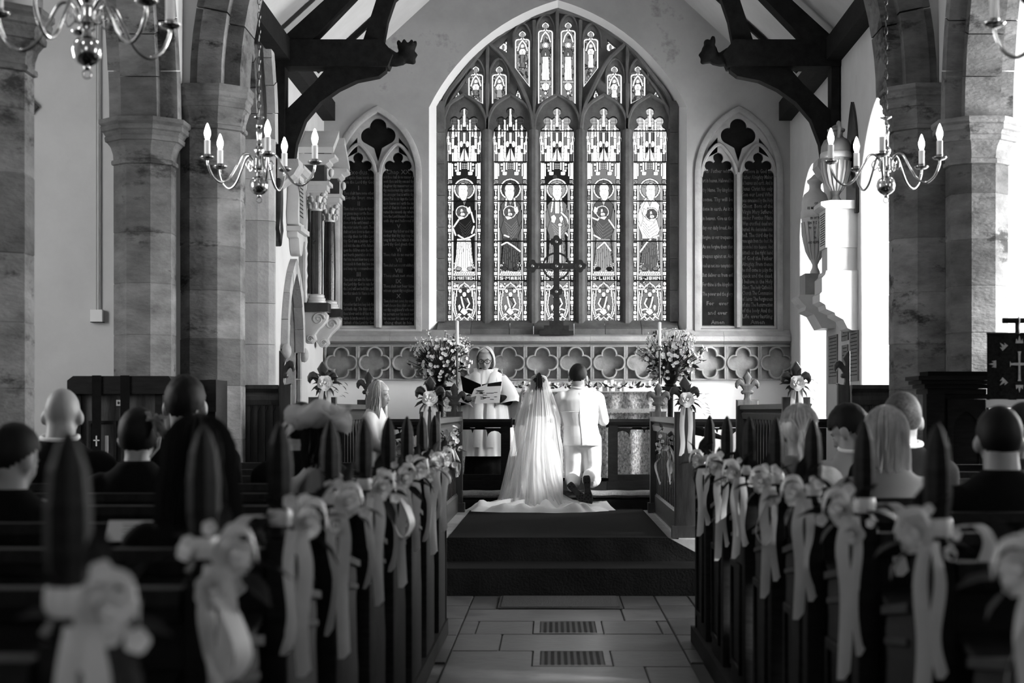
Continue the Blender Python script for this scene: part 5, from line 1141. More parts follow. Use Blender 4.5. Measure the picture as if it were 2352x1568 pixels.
# ---- floor things
def grating(label, x0, x1, y0, y1):
    t = thing('floor_grating', label, 'grating', ((x0+x1)/2, (y0+y1)/2, -.006)); a, b = (x1-x0)/2, (y1-y0)/2
    link('frame', plate('frame', [rect(-a, a, -b, b), rect(-a+.035, a-.035, -b+.03, b-.03)], .02, FLAG, 'xy', -.012), t)
    n = 10
    for i in range(n):
        x = -a+.05+i*(2*a-.1)/(n-1); MB().box(x-.008, x+.008, -b+.03, b-.03, -.004, .006).obj('long_bar', IRON, t)
    for j in range(12):
        y = -b+.05+j*(2*b-.1)/11; MB().box(-a+.035, a-.035, y-.006, y+.006, -.004, .003).obj('cross_bar', mat('worn_iron', .05, .4, .5, metal=.3), t)
grating('iron floor grating in the aisle nearer the doormat', -.11, .305, 10.375, 11.005); grating('iron floor grating in the aisle farther from the doormat', -.10, .315, 9.055, 9.645)
dm = thing('doormat', 'rectangular coarse grey doormat lying at the foot of the chancel steps', 'mat', (.055, 12.05, 0))
MB().box(-.40, .40, -.36, .34, 0, .012).obj('pile', MATT, dm); link('border', plate('border', [rect(-.42, .42, -.38, .36), rect(-.40, .40, -.36, .34)], .008, INK, 'xy', 0), dm)

# ================================================================== READING DESK, LECTERN, BANNER
OAKM_ = OAKM; OAKM = mat('reading_desk_oak', .05, .5, .3, var=.6, scale=3, stretch=(8, 8, 1.2), bump=.1, bscale=12)
rd = thing('reading_desk', 'panelled dark oak reading desk with hanging bookmarks by the arcade', 'desk', (-2.92, 11.72, 0)); zt = 1.56
MB().box(-.30, .30, .02, .72, 0, zt-.1).obj('body', OAKM, rd)
MB().prism([(-.33, zt-.12), (.35, zt-.12), (.37, zt-.06), (.37, zt-.03), (.35, zt), (-.29, zt), (-.33, zt-.03)], 'xz', -.05, .76).obj('cornice', OAKD, rd)
for x in (-.30, .25): MB().box(x, x+.05, -.01, .03, 0, zt-.12).obj('stile', OAKD, rd)
for z0, z1 in ((.95, 1.26), (.42, .86)):
    for x0 in (-.2, .03): link('panel_frame', plate('panel_frame', [rect(x0, x0+.19, z0, z1), rect(x0+.02, x0+.17, z0+.02, z1-.02)], .03, OAKD, 'xz', -.008, bevel=.004), rd); 
for x0 in (-.2, .03): MB().box(x0+.02, x0+.17, .005, .02, .97, 1.24).obj('sunk_panel', OAKM, rd)
MB().box(.30, .60, .28, .72, 0, zt-.02).obj('side_wing', OAKD, rd); MB().box(.56, .62, .2, .3, 1.32, zt-.02).obj('carved_crest', OAKD, rd)
for x, L in ((-.13, .52), (.06, .40)):
    bm_ = MB().box(x-.03, x+.03, -.062, -.055, zt-L, zt+.004).obj('bookmark', BLACKC, rd)
    if x < 0:
        MB().box(x-.004, x+.004, -.066, -.062, zt-L+.05, zt-L+.12).box(x-.02, x+.02, -.066, -.062, zt-L+.085, zt-L+.093).obj('cross', mat('gold_thread', .55, .5), bm_)
        f = MB()
        for k in range(10): f.box(x-.03+k*.006, x-.0265+k*.006, -.062, -.057, zt-L-.07, zt-L)
        f.obj('fringe', WHITEC, bm_)
MB().box(-.085, -.065, -.012, 0, 1.02, 1.16).obj('white_card', PAPER, rd); MB().box(-.16, .0-.06, -.012, 0, .75, .90).obj('notice', PAPER, rd)
lk = MB().box(-.012, .018, -.004, .02, 1.36, 1.40).obj('lock_plate', mat('pale_metal', .5, .4, metal=.5), rd); MB().ell((.003, -.006, 1.38), (.007, .004, .01), 10, 6).obj('keyhole', INK, lk)
le = thing('lectern', 'dark oak lectern with stepped cornice standing before the banner', 'lectern', (2.44, 10.75, 0)); zt = 1.54
for i, (e, z0, z1) in enumerate(((.0, zt-.025, zt), (.02, zt-.05, zt-.028), (.045, zt-.075, zt-.052), (.07, zt-.11, zt-.078))): MB().box(-.21+e, .24-e*.3, -.16+e, .25, z0, z1).obj('cornice_step', OAKD, le)
MB().box(-.10, .24, -.06, .24, 0, zt-.11).obj('body', OAKD, le); MB().box(-.15, -.04, -.10, -.02, 0, zt-.11).obj('corner_post', OAKD, le)
link('arched_panel', plate('arched_panel', [rect(-.02, .22, .4, zt-.14), parch(.10, .08, .45, 1.2, 1.32)], .03, OAKD, 'xz', -.085, bevel=.006), le); MB().prism([(-.12, zt), (.28, zt), (.28, zt+.03), (-.12, zt+.03)], 'xz', .0, .24).obj('desk_top', BLACKC, le)
bn = thing('processional_banner', 'dark hanging banner embroidered with a pale cross and crowned points', 'banner', (2.76, 10.3, 0)); bz0, bz1 = CAMH+(VY-918)*10.3/FPX, CAMH+(VY-766)*10.3/FPX; hw = .19
rows_ = [[(x, .008*math.sin(x*40), z) for x in np.linspace(-hw, hw, 14)] for z in np.linspace(bz0, bz1, 5)]
MB().grid(rows_).obj('cloth', mat('dark_velvet', .015, .9, .1, var=.6, scale=60), bn, 180)
f = MB()
for k in range(60): x = -hw+k*(2*hw/60); f.box(x, x+.0042, -.004, .004, bz0-.045, bz0+.004)
f.obj('fringe', WHITEC, bn)
GOLD = mat('silver_thread', .45, .5, .3, var=.4, scale=120); mz = CAMH+(VY-836)*10.3/FPX
P = [(-.006, .06), (-.010, .075), (.010, .075), (.006, .06), (.005, .008), (.05, .006), (.055, .016), (.055, -.016), (.05, -.006), (.005, -.008), (.006, -.09), (.010, -.10), (-.010, -.10), (-.006, -.09), (-.005, -.008), (-.05, -.006), (-.055, -.016), (-.055, .016), (-.05, .006), (-.005, .008)]
MB().prism([(x, mz+z) for x, z in P], 'xz', -.02, -.011).obj('cross', GOLD, bn)
for k in range(8):
    a = k*PI/4; c = Vector((.13*math.cos(a), .145*math.sin(a))) if k % 2 else Vector((.13*math.cos(a)*.95, .135*math.sin(a)))
    if k in (0, 4): c = Vector((.15*math.cos(a), 0))
    q = [(-.022, -.012), (-.018, .014), (-.009, .0), (0, .032), (.009, .0), (.018, .014), (.022, -.012)]; b = a-PI/2
    MB().prism([(c.x+u*math.cos(b)-v*math.sin(b), mz+c.y+u*math.sin(b)+v*math.cos(b)) for u, v in q], 'xz', -.02, -.011).obj('crown_motif', GOLD, bn)
rz_ = CAMH+(VY-736)*10.3/FPX
MB().tube([(-.095, 0, rz_), (.095, 0, rz_)], .016, 10).obj('cross_rod', OAKD, bn, 60); MB().tube([(0, .03, 0), (0, .03, rz_)], .014, 10).obj('pole', OAKD, bn, 60)
MB().tube(bez([(0, -.02, bz1), (-.004, -.022, (bz1+rz_)/2), (0, -.02, rz_), (0, 0, rz_+.022), (.0, .012, rz_)], 4), .004, 6).obj('hanging_cord', WHITEC, bn, 60); MB().tube([(-hw, .0, bz1), (hw, .0, bz1)], .007, 8).obj('top_rod', IRON, bn); MB().lathe([(.15, 0), (.15, .03), (.03, .08)], 14, (0, .03, 0)).obj('foot', IRON, bn)
# ================================================================== PEOPLE
V3 = Vector
def loft(mb, rings, n=20):
    """rings: (x, y, z, rx, ry)"""
    rows = [[(x+rx*math.cos(2*PI*j/n), y+ry*math.sin(2*PI*j/n), z) for j in range(n)] for x, y, z, rx, ry in rings]
    mb.grid(rows, True); m = len(mb.v); k = len(rows); mb.f += [tuple(range(m-k*n, m-k*n+n)), tuple(range(m-n, m))]; mb.mi += [0, 0]
def headM(c, pitch=0.0, yaw=0.0, roll=0.0, s=1.0):
    return Matrix.Translation(c) @ Matrix.Rotation(yaw, 4, 'Z') @ Matrix.Rotation(-pitch, 4, 'X') @ Matrix.Rotation(roll, 4, 'Y') @ Matrix.Scale(s, 4)
def head_forms(mb, M, nose=1.0):
    mb.ell((0, -.012, .02), (.079, .094, .099), 20, 13, M); mb.ell((0, .022, -.03), (.063, .068, .083), 18, 11, M); mb.ell((0, .04, -.085), (.040, .042, .032), 14, 9, M); mb.ell((0, -.045, -.05), (.062, .045, .06), 14, 9, M)
    mb.ell((0, .088, -.028), (.011*nose, .017, .026), 10, 7, M); mb.ell((0, .098, -.043), (.015*nose, .015, .012), 10, 7, M); mb.ell((0, .075, .008), (.05, .018, .012), 12, 7, M)
    mb.ell((0, .077, -.073), (.024, .014, .011), 12, 7, M)
    for q in (-1, 1): mb.ell((q*.086, -.012, -.02), (.014, .026, .036), 10, 7, M); mb.ell((q*.035, .06, -.035), (.024, .022, .022), 10, 7, M)
def hand_forms(mb, wr, d, nrm, curl, s=1.0, thumb=1):
    """palm and five unequal bent fingers; d = direction of the fingers, nrm = way the palm faces"""
    d = V3(d).normalized(); n = V3(nrm); n = (n-d*n.dot(d)).normalized(); a = d.cross(n)*thumb; W = V3(wr)
    M = Matrix((( a.x, d.x, n.x, 0), (a.y, d.y, n.y, 0), (a.z, d.z, n.z, 0), (0, 0, 0, 1)))
    M = Matrix.Translation(W+d*.045*s) @ M; mb.ell((0, 0, 0), (.040*s, .052*s, .016*s), 14, 9, M)
    for i, (off, L) in enumerate(((-.030, .062), (-.010, .078), (.010, .082), (.029, .074))):
        p = W+d*.085*s+a*off*s; q = p; c = 0.0; P = [p-d*.03*s, p]
        for k in range(3):
            c += curl*(.6, 1.0, .8)[k]; dd = d*math.cos(c)+n*math.sin(c); q = q+dd*L*s*(.42, .33, .25)[k]; P.append(q)
        r = .0088*s; cone(mb, P, [r*1.1, r*1.05, r, r*.92, r*.75], 8)
    p = W+d*.025*s+a*.034*s; t1 = p+(a*.8+d*.5+n*.35)*.035*s; t2 = t1+(a*.25+d*.8+n*.5)*.032*s; cone(mb, [p-a*.012*s, t1, t2], [.013*s, .0105*s, .0085*s], 8)
def cap_mesh(M, fr=.045, bk=-.075, grow=1.05, n=36, k=22, amp=.004, seed=0):
    """close-fitting hair: the part of a skull shell above the hairline"""
    mb = MB(); mb.ell((0, -.012, .02), (.079*grow+.003, .094*grow+.003, .099*grow+.003), n, k); keep = []; rg = random.Random(seed)
    jit = {}
    for i, v in enumerate(mb.v):
        u = 1+amp*8*math.sin(v[0]*140+seed)*math.sin(v[1]*110+v[2]*60)*.25+rg.uniform(-amp, amp); mb.v[i] = (v[0]*u, v[1]*u, .02+(v[2]-.02)*u)
    for f in mb.f:
        c = sum((V3(mb.v[i]) for i in f), V3())/len(f); t = max(0, min(1, (c.y+.10)/.17)); ear = .012 if abs(c.x) > .055 and -.03 < c.y < .03 else 0
        if c.z > bk+(fr-bk)*t*t*(3-2*t)+ear+(c.x/.08)**2*.022*(1-t)+rg.uniform(-.005, .005): keep.append(f)
    mb.f = keep; mb.mi = [0]*len(keep); mb.v = [tuple(M @ V3(v)) for v in mb.v]; return mb
def strands(M, n, L, seed, r=.0065, spread=150, wave=.006, flare=.0, tie=None, wide=1.06, jitter=.12):
    mb = MB(); rg = random.Random(seed)
    for i in range(n):
        ph = math.radians(-spread+2*spread*(i+rg.random())/n); g = wide*rg.uniform(.98, 1.05); P = []; back = max(0, math.cos(ph))
        thm = math.radians(98+12*rg.random())
        for t in np.linspace(.03, 1, 7):
            th = thm*t; P.append(M @ V3((.083*g*math.sin(th)*math.sin(ph), -.012-.098*g*math.sin(th)*math.cos(ph), .02+.104*g*math.cos(th))))
        p = P[-1]; l = L*rg.uniform(1-jitter, 1+jitter); w0 = rg.uniform(0, 6)
        if tie is None:
            for k in range(1, 8):
                u = k/7; P.append(p+V3((flare*math.sin(ph)*u+wave*math.sin(w0+u*7), -flare*.4*back*u+wave*math.cos(w0+u*6)*.6, -l*u)))
        else:
            tp = M @ V3(tie); P = P[:5]+[P[4].lerp(tp, .6), tp+V3((rg.uniform(-.01, .01), rg.uniform(-.01, .0), rg.uniform(-.01, .01)))]
            for k in range(1, 8):
                u = k/7; b = .022*math.sin(PI*min(1, u*1.3)); P.append(tp+V3((b*math.sin(w0)+wave*math.sin(u*6+w0), -.03*math.sin(PI*u)-abs(b)*.5, -l*u)))
        m = len(P); mb.tube(P, [r*(.7+.5*math.sin(PI*min(1, .15+j/m))) for j in range(m-1)]+[r*.25], 5, True, .6)
    return mb
def eyes(parent, M, open_=True):
    for q in (-1, 1):
        e = MB().ell((q*.031, .071, -.012), (.0125, .0105, .008), 12, 7, M).obj('eye', mat('eye_white', .5, .3), parent, 60); MB().ell((q*.031, .0805, -.013), (.005, .003, .005), 8, 5, M).obj('iris', INK, e, 60)
        MB().tube([M @ V3((q*.014, .083, .008)), M @ V3((q*.032, .084, .013)), M @ V3((q*.050, .072, .008))], [.002, .0032, .0015], 5).obj('eyebrow', GREYC, parent, 60)
    MB().ell((0, .089, -.074), (.019, .005, .0055), 12, 6, M).obj('lips', mat('lip', .12, .5), parent, 60)
def seated(label, x, y, ztop, seat=.53, yaw=0.0, pitch=.05, hyaw=0.0, cloth=BLACKC, skin=SKIND, collar=None, child=False, wide=1.0, vox=.011, legs=True, face=False, top='jacket', nk=1.0, lower='trousers', lcloth=BLACKC):
    s = (ztop-seat)/.885; ws = s*wide
    S = lambda a, b, c: (a*ws, b*s, c*s)
    hc = V3(S(0, .02, .77)); M = headM(hc, pitch, hyaw, 0, s*(1.08 if child else 1.0))
    def body(mb):
        head_forms(mb, M); mb.tube([hc+V3((0, -.025*s, -.05*s)), V3(S(0, -.03, .64)), V3(S(0, -.03, .57))], [.058*s*nk, .061*s*nk, .095*s], 14)
        loft(mb, [(0, 0, .02*s, .15*ws, .12*s), (0, -.01*s, .15*s, .14*ws, .10*s), (0, -.02*s, .35*s, .15*ws, .10*s), (0, -.03*s, .52*s, .16*ws, .09*s), (0, -.03*s, .60*s, .10*ws, .06*s)])
        for q in (-1, 1):
            cone(mb, [S(q*.18, -.03, .53), S(q*.19, .03, .30)], [.048*s, .04*s]); cone(mb, [S(q*.19, .03, .30), S(q*.10, .27, .20)], [.038*s, .026*s]); hand_forms(mb, S(q*.10, .26, .20), (-q*.5, .8, -.3), (-q*.2, 0, -1), .35, s, -q)
            if legs: cone(mb, [S(q*.09, .03, .07), S(q*.10, .36, .08)], [.075*s, .055*s]); cone(mb, [S(q*.10, .36, .07), S(q*.11, .37, -.36)], [.05*s, .035*s])
    P = link('person', blob('person', body, vox, 3, skin), None, (x, y, seat), yaw); tag(P, label, 'person')
    def coat(mb):
        loft(mb, [(0, .01*s, .0, .185*ws, .15*s), (0, 0, .15*s, .175*ws, .13*s), (0, -.015*s, .34*s, .185*ws, .13*s), (0, -.03*s, .50*s, .20*ws, .12*s), (0, -.035*s, .585*s, .16*ws, .095*s), (0, -.035*s, .625*s, .11*ws, .08*s), (0, -.035*s, .662*s, .074*s, .068*s)])
        for q in (-1, 1): mb.ell(S(q*.165, -.03, .54), (.07*s, .075*s, .07*s)); cone(mb, [S(q*.185, -.03, .53), S(q*.20, .03, .29)], [.066*s, .054*s]); cone(mb, [S(q*.20, .03, .29), S(q*.13, .21, .21)], [.055*s, .042*s])
    link(top, blob(top, coat, .013, 4, cloth), P)
    if legs:
        def tr_(mb):
            for q in (-1, 1): cone(mb, [S(q*.09, .0, .085), S(q*.105, .38, .09)], [.098*s, .072*s]); cone(mb, [S(q*.105, .38, .07), S(q*.115, .385, -.38)], [.068*s, .055*s])
        link(lower, blob(lower, tr_, .016, 3, lcloth), P)
        for q in (-1, 1): MB().ell(S(q*.115, .42, -.40), (.045*s, .11*s, .035*s), 12, 8).obj('shoe', BLACKC, P, 60)
    if collar is not None: MB().tube([V3(S(.075*math.cos(a), -.032+.068*math.sin(a), .664+.012*math.sin(a))) for a in np.linspace(-PI*1.15, PI*.15, 14)], .012*s, 7).obj('collar', collar, P, 60)
    if face: eyes(P, M)
    return P, M, s
def hair(P, mb, m, name='hair'): return mb.obj(name, m, P, 60)
X = lambda px, d: (px-VX)*d/FPX
Z = lambda py, d: CAMH+(VY-py)*d/FPX
# ---- reading desk side
P, M, s = seated('bald man in a dark suit seated before the reading desk', X(142, 8.08), 8.08, Z(893, 8.08), collar=WHITEC, wide=1.08, nk=1.15)
P, M, s = seated('man with thick dark cropped hair in a dark coat beside the bald man', X(424, 8.08), 8.08, Z(868, 8.08)); hair(P, cap_mesh(M, .055, -.06, 1.10, seed=2, amp=.012), HAIRD)
P, M, s = seated('woman with dark hair and a pale feather fascinator seated behind the dark-coated man', X(318, 7.18), 7.18, Z(945, 7.18), top='dress')
hair(P, cap_mesh(M, .05, -.11, 1.16, seed=3, amp=.008), HAIRD)
def fascinator(label, P, M, off, kind):
    p = P.matrix_basis @ (M @ V3(off)); rg = random.Random(4)
    if kind == 'feather':
        t = thing('feather_fascinator', label, 'fascinator', p); 
        for i in range(26):
            a = rg.uniform(-.6, 2.2); e = V3((math.cos(a)*rg.uniform(.03, .08), -.02+rg.uniform(-.03, .03), math.sin(a)*rg.uniform(.02, .07)-rg.uniform(0, .09)))
            MB().tube([(0, 0, 0), e*.6+V3((0, -.01, .01)), e], [.004, .012, .002], 5, True, .3).obj('feather', mat('pale_feather', .2, .8, .1, rand=.5), t, 60)
        MB().tube([(.0, 0, 0), (-.05, 0, .025), (-.11, .0, .03)], [.004, .006, .001], 5, True, .4).obj('quill', mat('pale_feather', .2), t)
        MB().tube([(.035, -.0, -.05), (.03, -.03, -.11), (.0, -.045, -.15)], .005, 6).obj('headband', mat('pale_band', .3, .5), t)
    else:
        t = thing('tulle_hat', label, 'hat', p); TU = sheer('tulle', .62, .62, .4)
        for i in range(5):
            rows = []; w0 = rg.uniform(0, 6); tilt = rg.uniform(-.15, .25)
            for v in np.linspace(0, 1, 8):
                rows.append([(-.11+.22*u+.01*math.sin(w0+v*5), -.075+.05*i/5-.05*math.sin(PI*v)+.012*math.sin(9*u+w0), -.035+.075*v+.03*math.sin(PI*u)*(1 if i < 3 else .4)+tilt*(u-.5)*.12+.014*math.sin(12*u+w0)) for u in np.linspace(0, 1, 16)])
            MB().grid(rows).obj('tulle_fold', TU, t, 180)
        MB().lathe([(.07, 0), (.085, .012), (.07, .03), (.02, .035)], 18, (0, -.0, .0)).obj('crown', mat('straw', .3, .8), t, 60)
        rows = [[(-.10-.05*math.sin(PI*v)+.02*u, -.03-.02*u, .02-.10*v) for u in np.linspace(0, 1, 5)] for v in np.linspace(0, 1, 6)]; MB().grid(rows).obj('veil_loop', TU, t, 180)
    return t
fascinator('pale feather fascinator pinned in the dark-haired woman\'s hair', P, M, (.075, -.07, .07), 'feather')
P, M, s = seated('woman with long loose dark hair seated by the aisle behind the pale hat', X(490, 4.4)-.04, 4.4, Z(980, 4.4), top='dress', wide=.85); hair(P, cap_mesh(M, .06, -.1, 1.12, seed=5), HAIRD); hair(P, strands(M, 150, .30, 5, .0075, 150, .006, .035, wide=1.2), HAIRD, 'long_hair')
P, M, s = seated('dark-haired man in a dark jacket with his head turned towards the aisle', X(30, 5.35), 5.35, Z(980, 5.35), hyaw=-.5, pitch=.25, face=True, skin=SKIN); hair(P, cap_mesh(M, .05, -.07, 1.10, seed=6), HAIRD)
P, M, s = seated('woman in a pale jacket wearing a large tulle hat', X(738, 7.18), 7.18, Z(962, 7.18), wide=.92, cloth=mat('pale_jacket', .22, .9, .1), top='jacket'); hair(P, cap_mesh(M, .05, -.11, 1.13, seed=7), HAIRD); hair(P, strands(M, 70, .10, 7, .008, 120, .004), HAIRD, 'long_hair')
fascinator('large pale tulle hat worn by the woman in the pale jacket', P, M, (0, -.02, .10), 'hat').scale = (1.15, 1.15, 1.15)
P, M, s = seated('dark-haired guest seated ahead of the pale tulle hat', X(682, 8.08)+.02, 8.08, Z(930, 8.08)); hair(P, cap_mesh(M, .05, -.08, 1.10, seed=8), HAIRD)
# bridesmaid on the choir bench
P, M, s = seated('blonde bridesmaid in a pale dress seated on the choir bench, in profile', X(868, 14.3), 14.3, Z(880, 14.3), seat=ZC+.44, yaw=-PI/2-.25, cloth=mat('pale_dress', .6, .8, .1), skin=SKIN, vox=.009, face=True, top='dress', lower='skirt', lcloth=mat('pale_dress', .6))
hair(P, cap_mesh(M, .05, -.09, 1.10, seed=9), HAIRW); hair(P, strands(M, 120, .34, 9, .006, 115, .012, .02, wide=1.12), HAIRW, 'long_hair')
rg = random.Random(12); hp = P.matrix_basis @ (M @ V3((.05, -.085, .03)))
cb = thing('hair_comb', 'small pearl flower comb in the bridesmaid\'s blonde hair', 'hair comb', hp)
for i in range(7): put('blossom', BLOSSOM, cb, (rg.uniform(-.025, .025), rg.uniform(-.02, .0), rg.uniform(-.03, .03)), (-.3, -1, .3), .012)
bq = thing('bouquet', 'round bouquet of pale roses held in the bridesmaid\'s lap', 'bouquet', (-1.215, 14.24, .985))
for i in range(34):
    d = V3((rg.uniform(-1, 1), rg.uniform(-1, .2), rg.uniform(-.8, 1))).normalized()
    (put('rose', ROSEM, bq, d*.085, d, rg.uniform(.028, .042), i) if i % 3 else put('leaf', LEAFM, bq, d*.08, d, .07, i))
MB().lathe([(.02, -.2), (.016, -.1), (.03, 0)], 10).obj('stems', LEAF, bq)
# ---- banner side
P, M, s = seated('woman with a blonde ponytail seated by the aisle posies', X(1803, 7.7)+.065, 7.7, Z(938, 7.7), cloth=GREYC, top='dress', skin=SKIN, wide=.8); hair(P, cap_mesh(M, .05, -.07, 1.08, seed=10), HAIRB); hair(P, strands(M, 130, .24, 10, .0058, 165, .008, tie=(0, -.115, -.02), wide=1.08), HAIRB, 'ponytail')
P, M, s = seated('dark-haired boy in a pale shirt bending his head over his lap, in profile', X(1950, 8.66), 8.66, Z(938, 8.66), hyaw=.95, pitch=.45, cloth=mat('pale_shirt', .30, .8, .1), collar=WHITEC, skin=SKIN, child=True, vox=.007, face=True, wide=.78, top='shirt'); hair(P, cap_mesh(M, .035, -.08, 1.14, seed=11, amp=.01), HAIRD)
P, M, s = seated('woman with long straight blonde hair in a light top', X(2035, 6.8), 6.8, Z(947, 6.8), cloth=mat('light_top', .20, .9, .1), top='blouse', skin=SKIN); hair(P, cap_mesh(M, .06, -.1, 1.08, seed=12), HAIRB); hair(P, strands(M, 170, .31, 13, .0062, 150, .004, .02, wide=1.13), HAIRB, 'long_hair')
P, M, s = seated('man with short greying hair and spectacles in a dark suit', X(2068, 7.7)+.01, 7.7, Z(905, 7.7), collar=WHITEC, wide=1.0, skin=SKIN); hair(P, cap_mesh(M, .05, -.06, 1.06, seed=14, amp=.004), HAIRG)
sp_ = P.matrix_basis @ M
SG = thing('spectacles', 'thin spectacles worn by the greying man', 'spectacles', sp_ @ V3((0, .09, 0)))
inv = SG.matrix_basis.inverted() @ sp_
for q in (-1, 1):
    MB().tube([inv @ V3((q*.035+.024*math.cos(a), .095, -.008+.019*math.sin(a))) for a in np.linspace(0, 2*PI, 15)], .002, 5, False).obj('lens_rim', IRON, SG); MB().tube([inv @ V3((q*.06, .09, 0)), inv @ V3((q*.08, .02, .0)), inv @ V3((q*.079, -.01, -.01))], .002, 5).obj('temple', BRASS, SG)
P, M, s = seated('man with dark cropped hair in a black suit seated beside the banner', X(2297, 5.88), 5.88, Z(938, 5.88), wide=1.12, skin=SKIND, nk=1.12); hair(P, cap_mesh(M, .05, -.075, 1.05, seed=15), HAIRD)
P, M, s = seated('dark-haired guest partly hidden by the man in the black suit', X(2355, 6.8), 6.8, Z(930, 6.8)); hair(P, cap_mesh(M, .05, -.08, 1.08, seed=16), HAIRD)
# cards held in the pews
for lb, px, py, d, w_ in (('large white order of service card held by the long dark-haired woman', 305, 1215, 4.62, .14), ('small white order of service card held by the man turned to the aisle', 98, 1162, 5.6, .07), ('white order of service card held beside the pale tulle hat', 840, 1052, 6.45, .07)):
    c = thing('service_card', lb, 'card', (X(px, d), d, Z(py, d))); MB().prism([(-w_/2, -.035), (w_/2, -.035), (w_/2*1.05, .025), (-w_/2*.95, .025)], 'xz', -.001, .001).obj('sheet', PAPER, c)
    e = MB()
    for k in range(5): e.box(-w_*.2+.004*(k % 2), w_*.2, -.0018, -.0012, .012-k*.009, .014-k*.009)
    e.obj('lettering', INK, c); c.rotation_euler[0] = -.5

# ================================================================== GROOM
def hat_(*p): return V3(p)
gx0, gy0 = .265, 16.95
MG = headM(V3((-.012, 0, 1.655)), .12, -.05, 0, 1.0)
def g_body(mb):
    head_forms(mb, MG); mb.tube([(-.012, -.02, 1.62), (0, -.035, 1.53), (0, -.03, 1.46)], [.056, .06, .08], 14)
    loft(mb, [(0, 0, 1.0, .15, .11), (0, 0, 1.2, .14, .10), (0, -.01, 1.38, .16, .10), (0, -.02, 1.48, .12, .07)])
    for q, e, w_ in ((1, (.235, .02, 1.23), (.15, .30, 1.262)), (-1, (-.15, .13, 1.235), (-.05, .33, 1.288))):
        cone(mb, [(q*.18, -.02, 1.44), e], [.05, .042]); cone(mb, [e, w_], [.04, .028]); hand_forms(mb, w_, (-q*.5, .7, .0), (0, 0, -1), .3, 1.0, -q)
    for q in (-1, 1): cone(mb, [(.03+q*.085, .0, 1.03), (.03+q*.10, .06, .63)], [.08, .055]); 
    cone(mb, [(.13, .06, .62), (.075, -.36, .64)], [.05, .035]); cone(mb, [(-.07, .06, .62), (-.04, -.34, .60)], [.05, .035])
G = link('person', blob('person', g_body, .008, 3, SKIND), None, (gx0, gy0, 0)); tag(G, 'groom in a cream suit kneeling on one side before the rail, seen from behind', 'person')
hair(G, cap_mesh(MG, .06, -.055, 1.09, seed=20, amp=.008), HAIRD)
def g_coat(mb):
    loft(mb, [(.03, -.01, .985, .19, .145), (.025, -.01, 1.08, .178, .135), (.015, 0, 1.18, .165, .125), (.0, -.01, 1.32, .182, .125), (0, -.02, 1.43, .20, .115), (0, -.03, 1.50, .15, .085), (0, -.035, 1.555, .07, .062)], 28)
    for q, e, w_ in ((1, (.238, .02, 1.23), (.17, .24, 1.255)), (-1, (-.15, .13, 1.235), (-.075, .27, 1.275))):
        mb.ell((q*.165, -.02, 1.455), (.062, .07, .065)); cone(mb, [(q*.185, -.02, 1.445), e], [.062, .054]); cone(mb, [e, w_], [.053, .042])
cj = link('suit_jacket', blob('suit_jacket', g_coat, .009, 3, CREAMC), G)
MB().tube([(.0, -.098-.02, 1.50), (.003, -.128, 1.43), (.006, -.138, 1.3), (.014, -.129, 1.18), (.022, -.147, 1.08), (.028, -.158, .99)], .0022, 5).obj('back_seam', CREAMC, cj); MB().tube([(-.185, -.06, 1.315), (-.1, -.122, 1.318), (0, -.135, 1.314)], .0025, 5).obj('crease', CREAMC, cj)
MB().tube([V3((.07*math.cos(a), -.036+.063*math.sin(a), 1.553+.01*math.sin(a))) for a in np.linspace(-PI*1.1, PI*.1, 14)], .013, 7).obj('collar', CREAMC, G, 60)
def g_tr(mb):
    for q in (-1, 1): cone(mb, [(.03+q*.085, -.01, 1.05), (.035+q*.09, .0, .85), (.035+q*.095, .03, .66)], [.102, .094, .08])
    mb.ell((.03, -.01, 1.02), (.17, .12, .10)); cone(mb, [(.135, .05, .66), (.10, -.15, .70), (.066, -.33, .665)], [.082, .07, .05]); cone(mb, [(-.065, .05, .64), (-.065, -.15, .66), (-.075, -.33, .60)], [.08, .066, .048])
link('trousers', blob('trousers', g_tr, .009, 3, CREAMC), G)
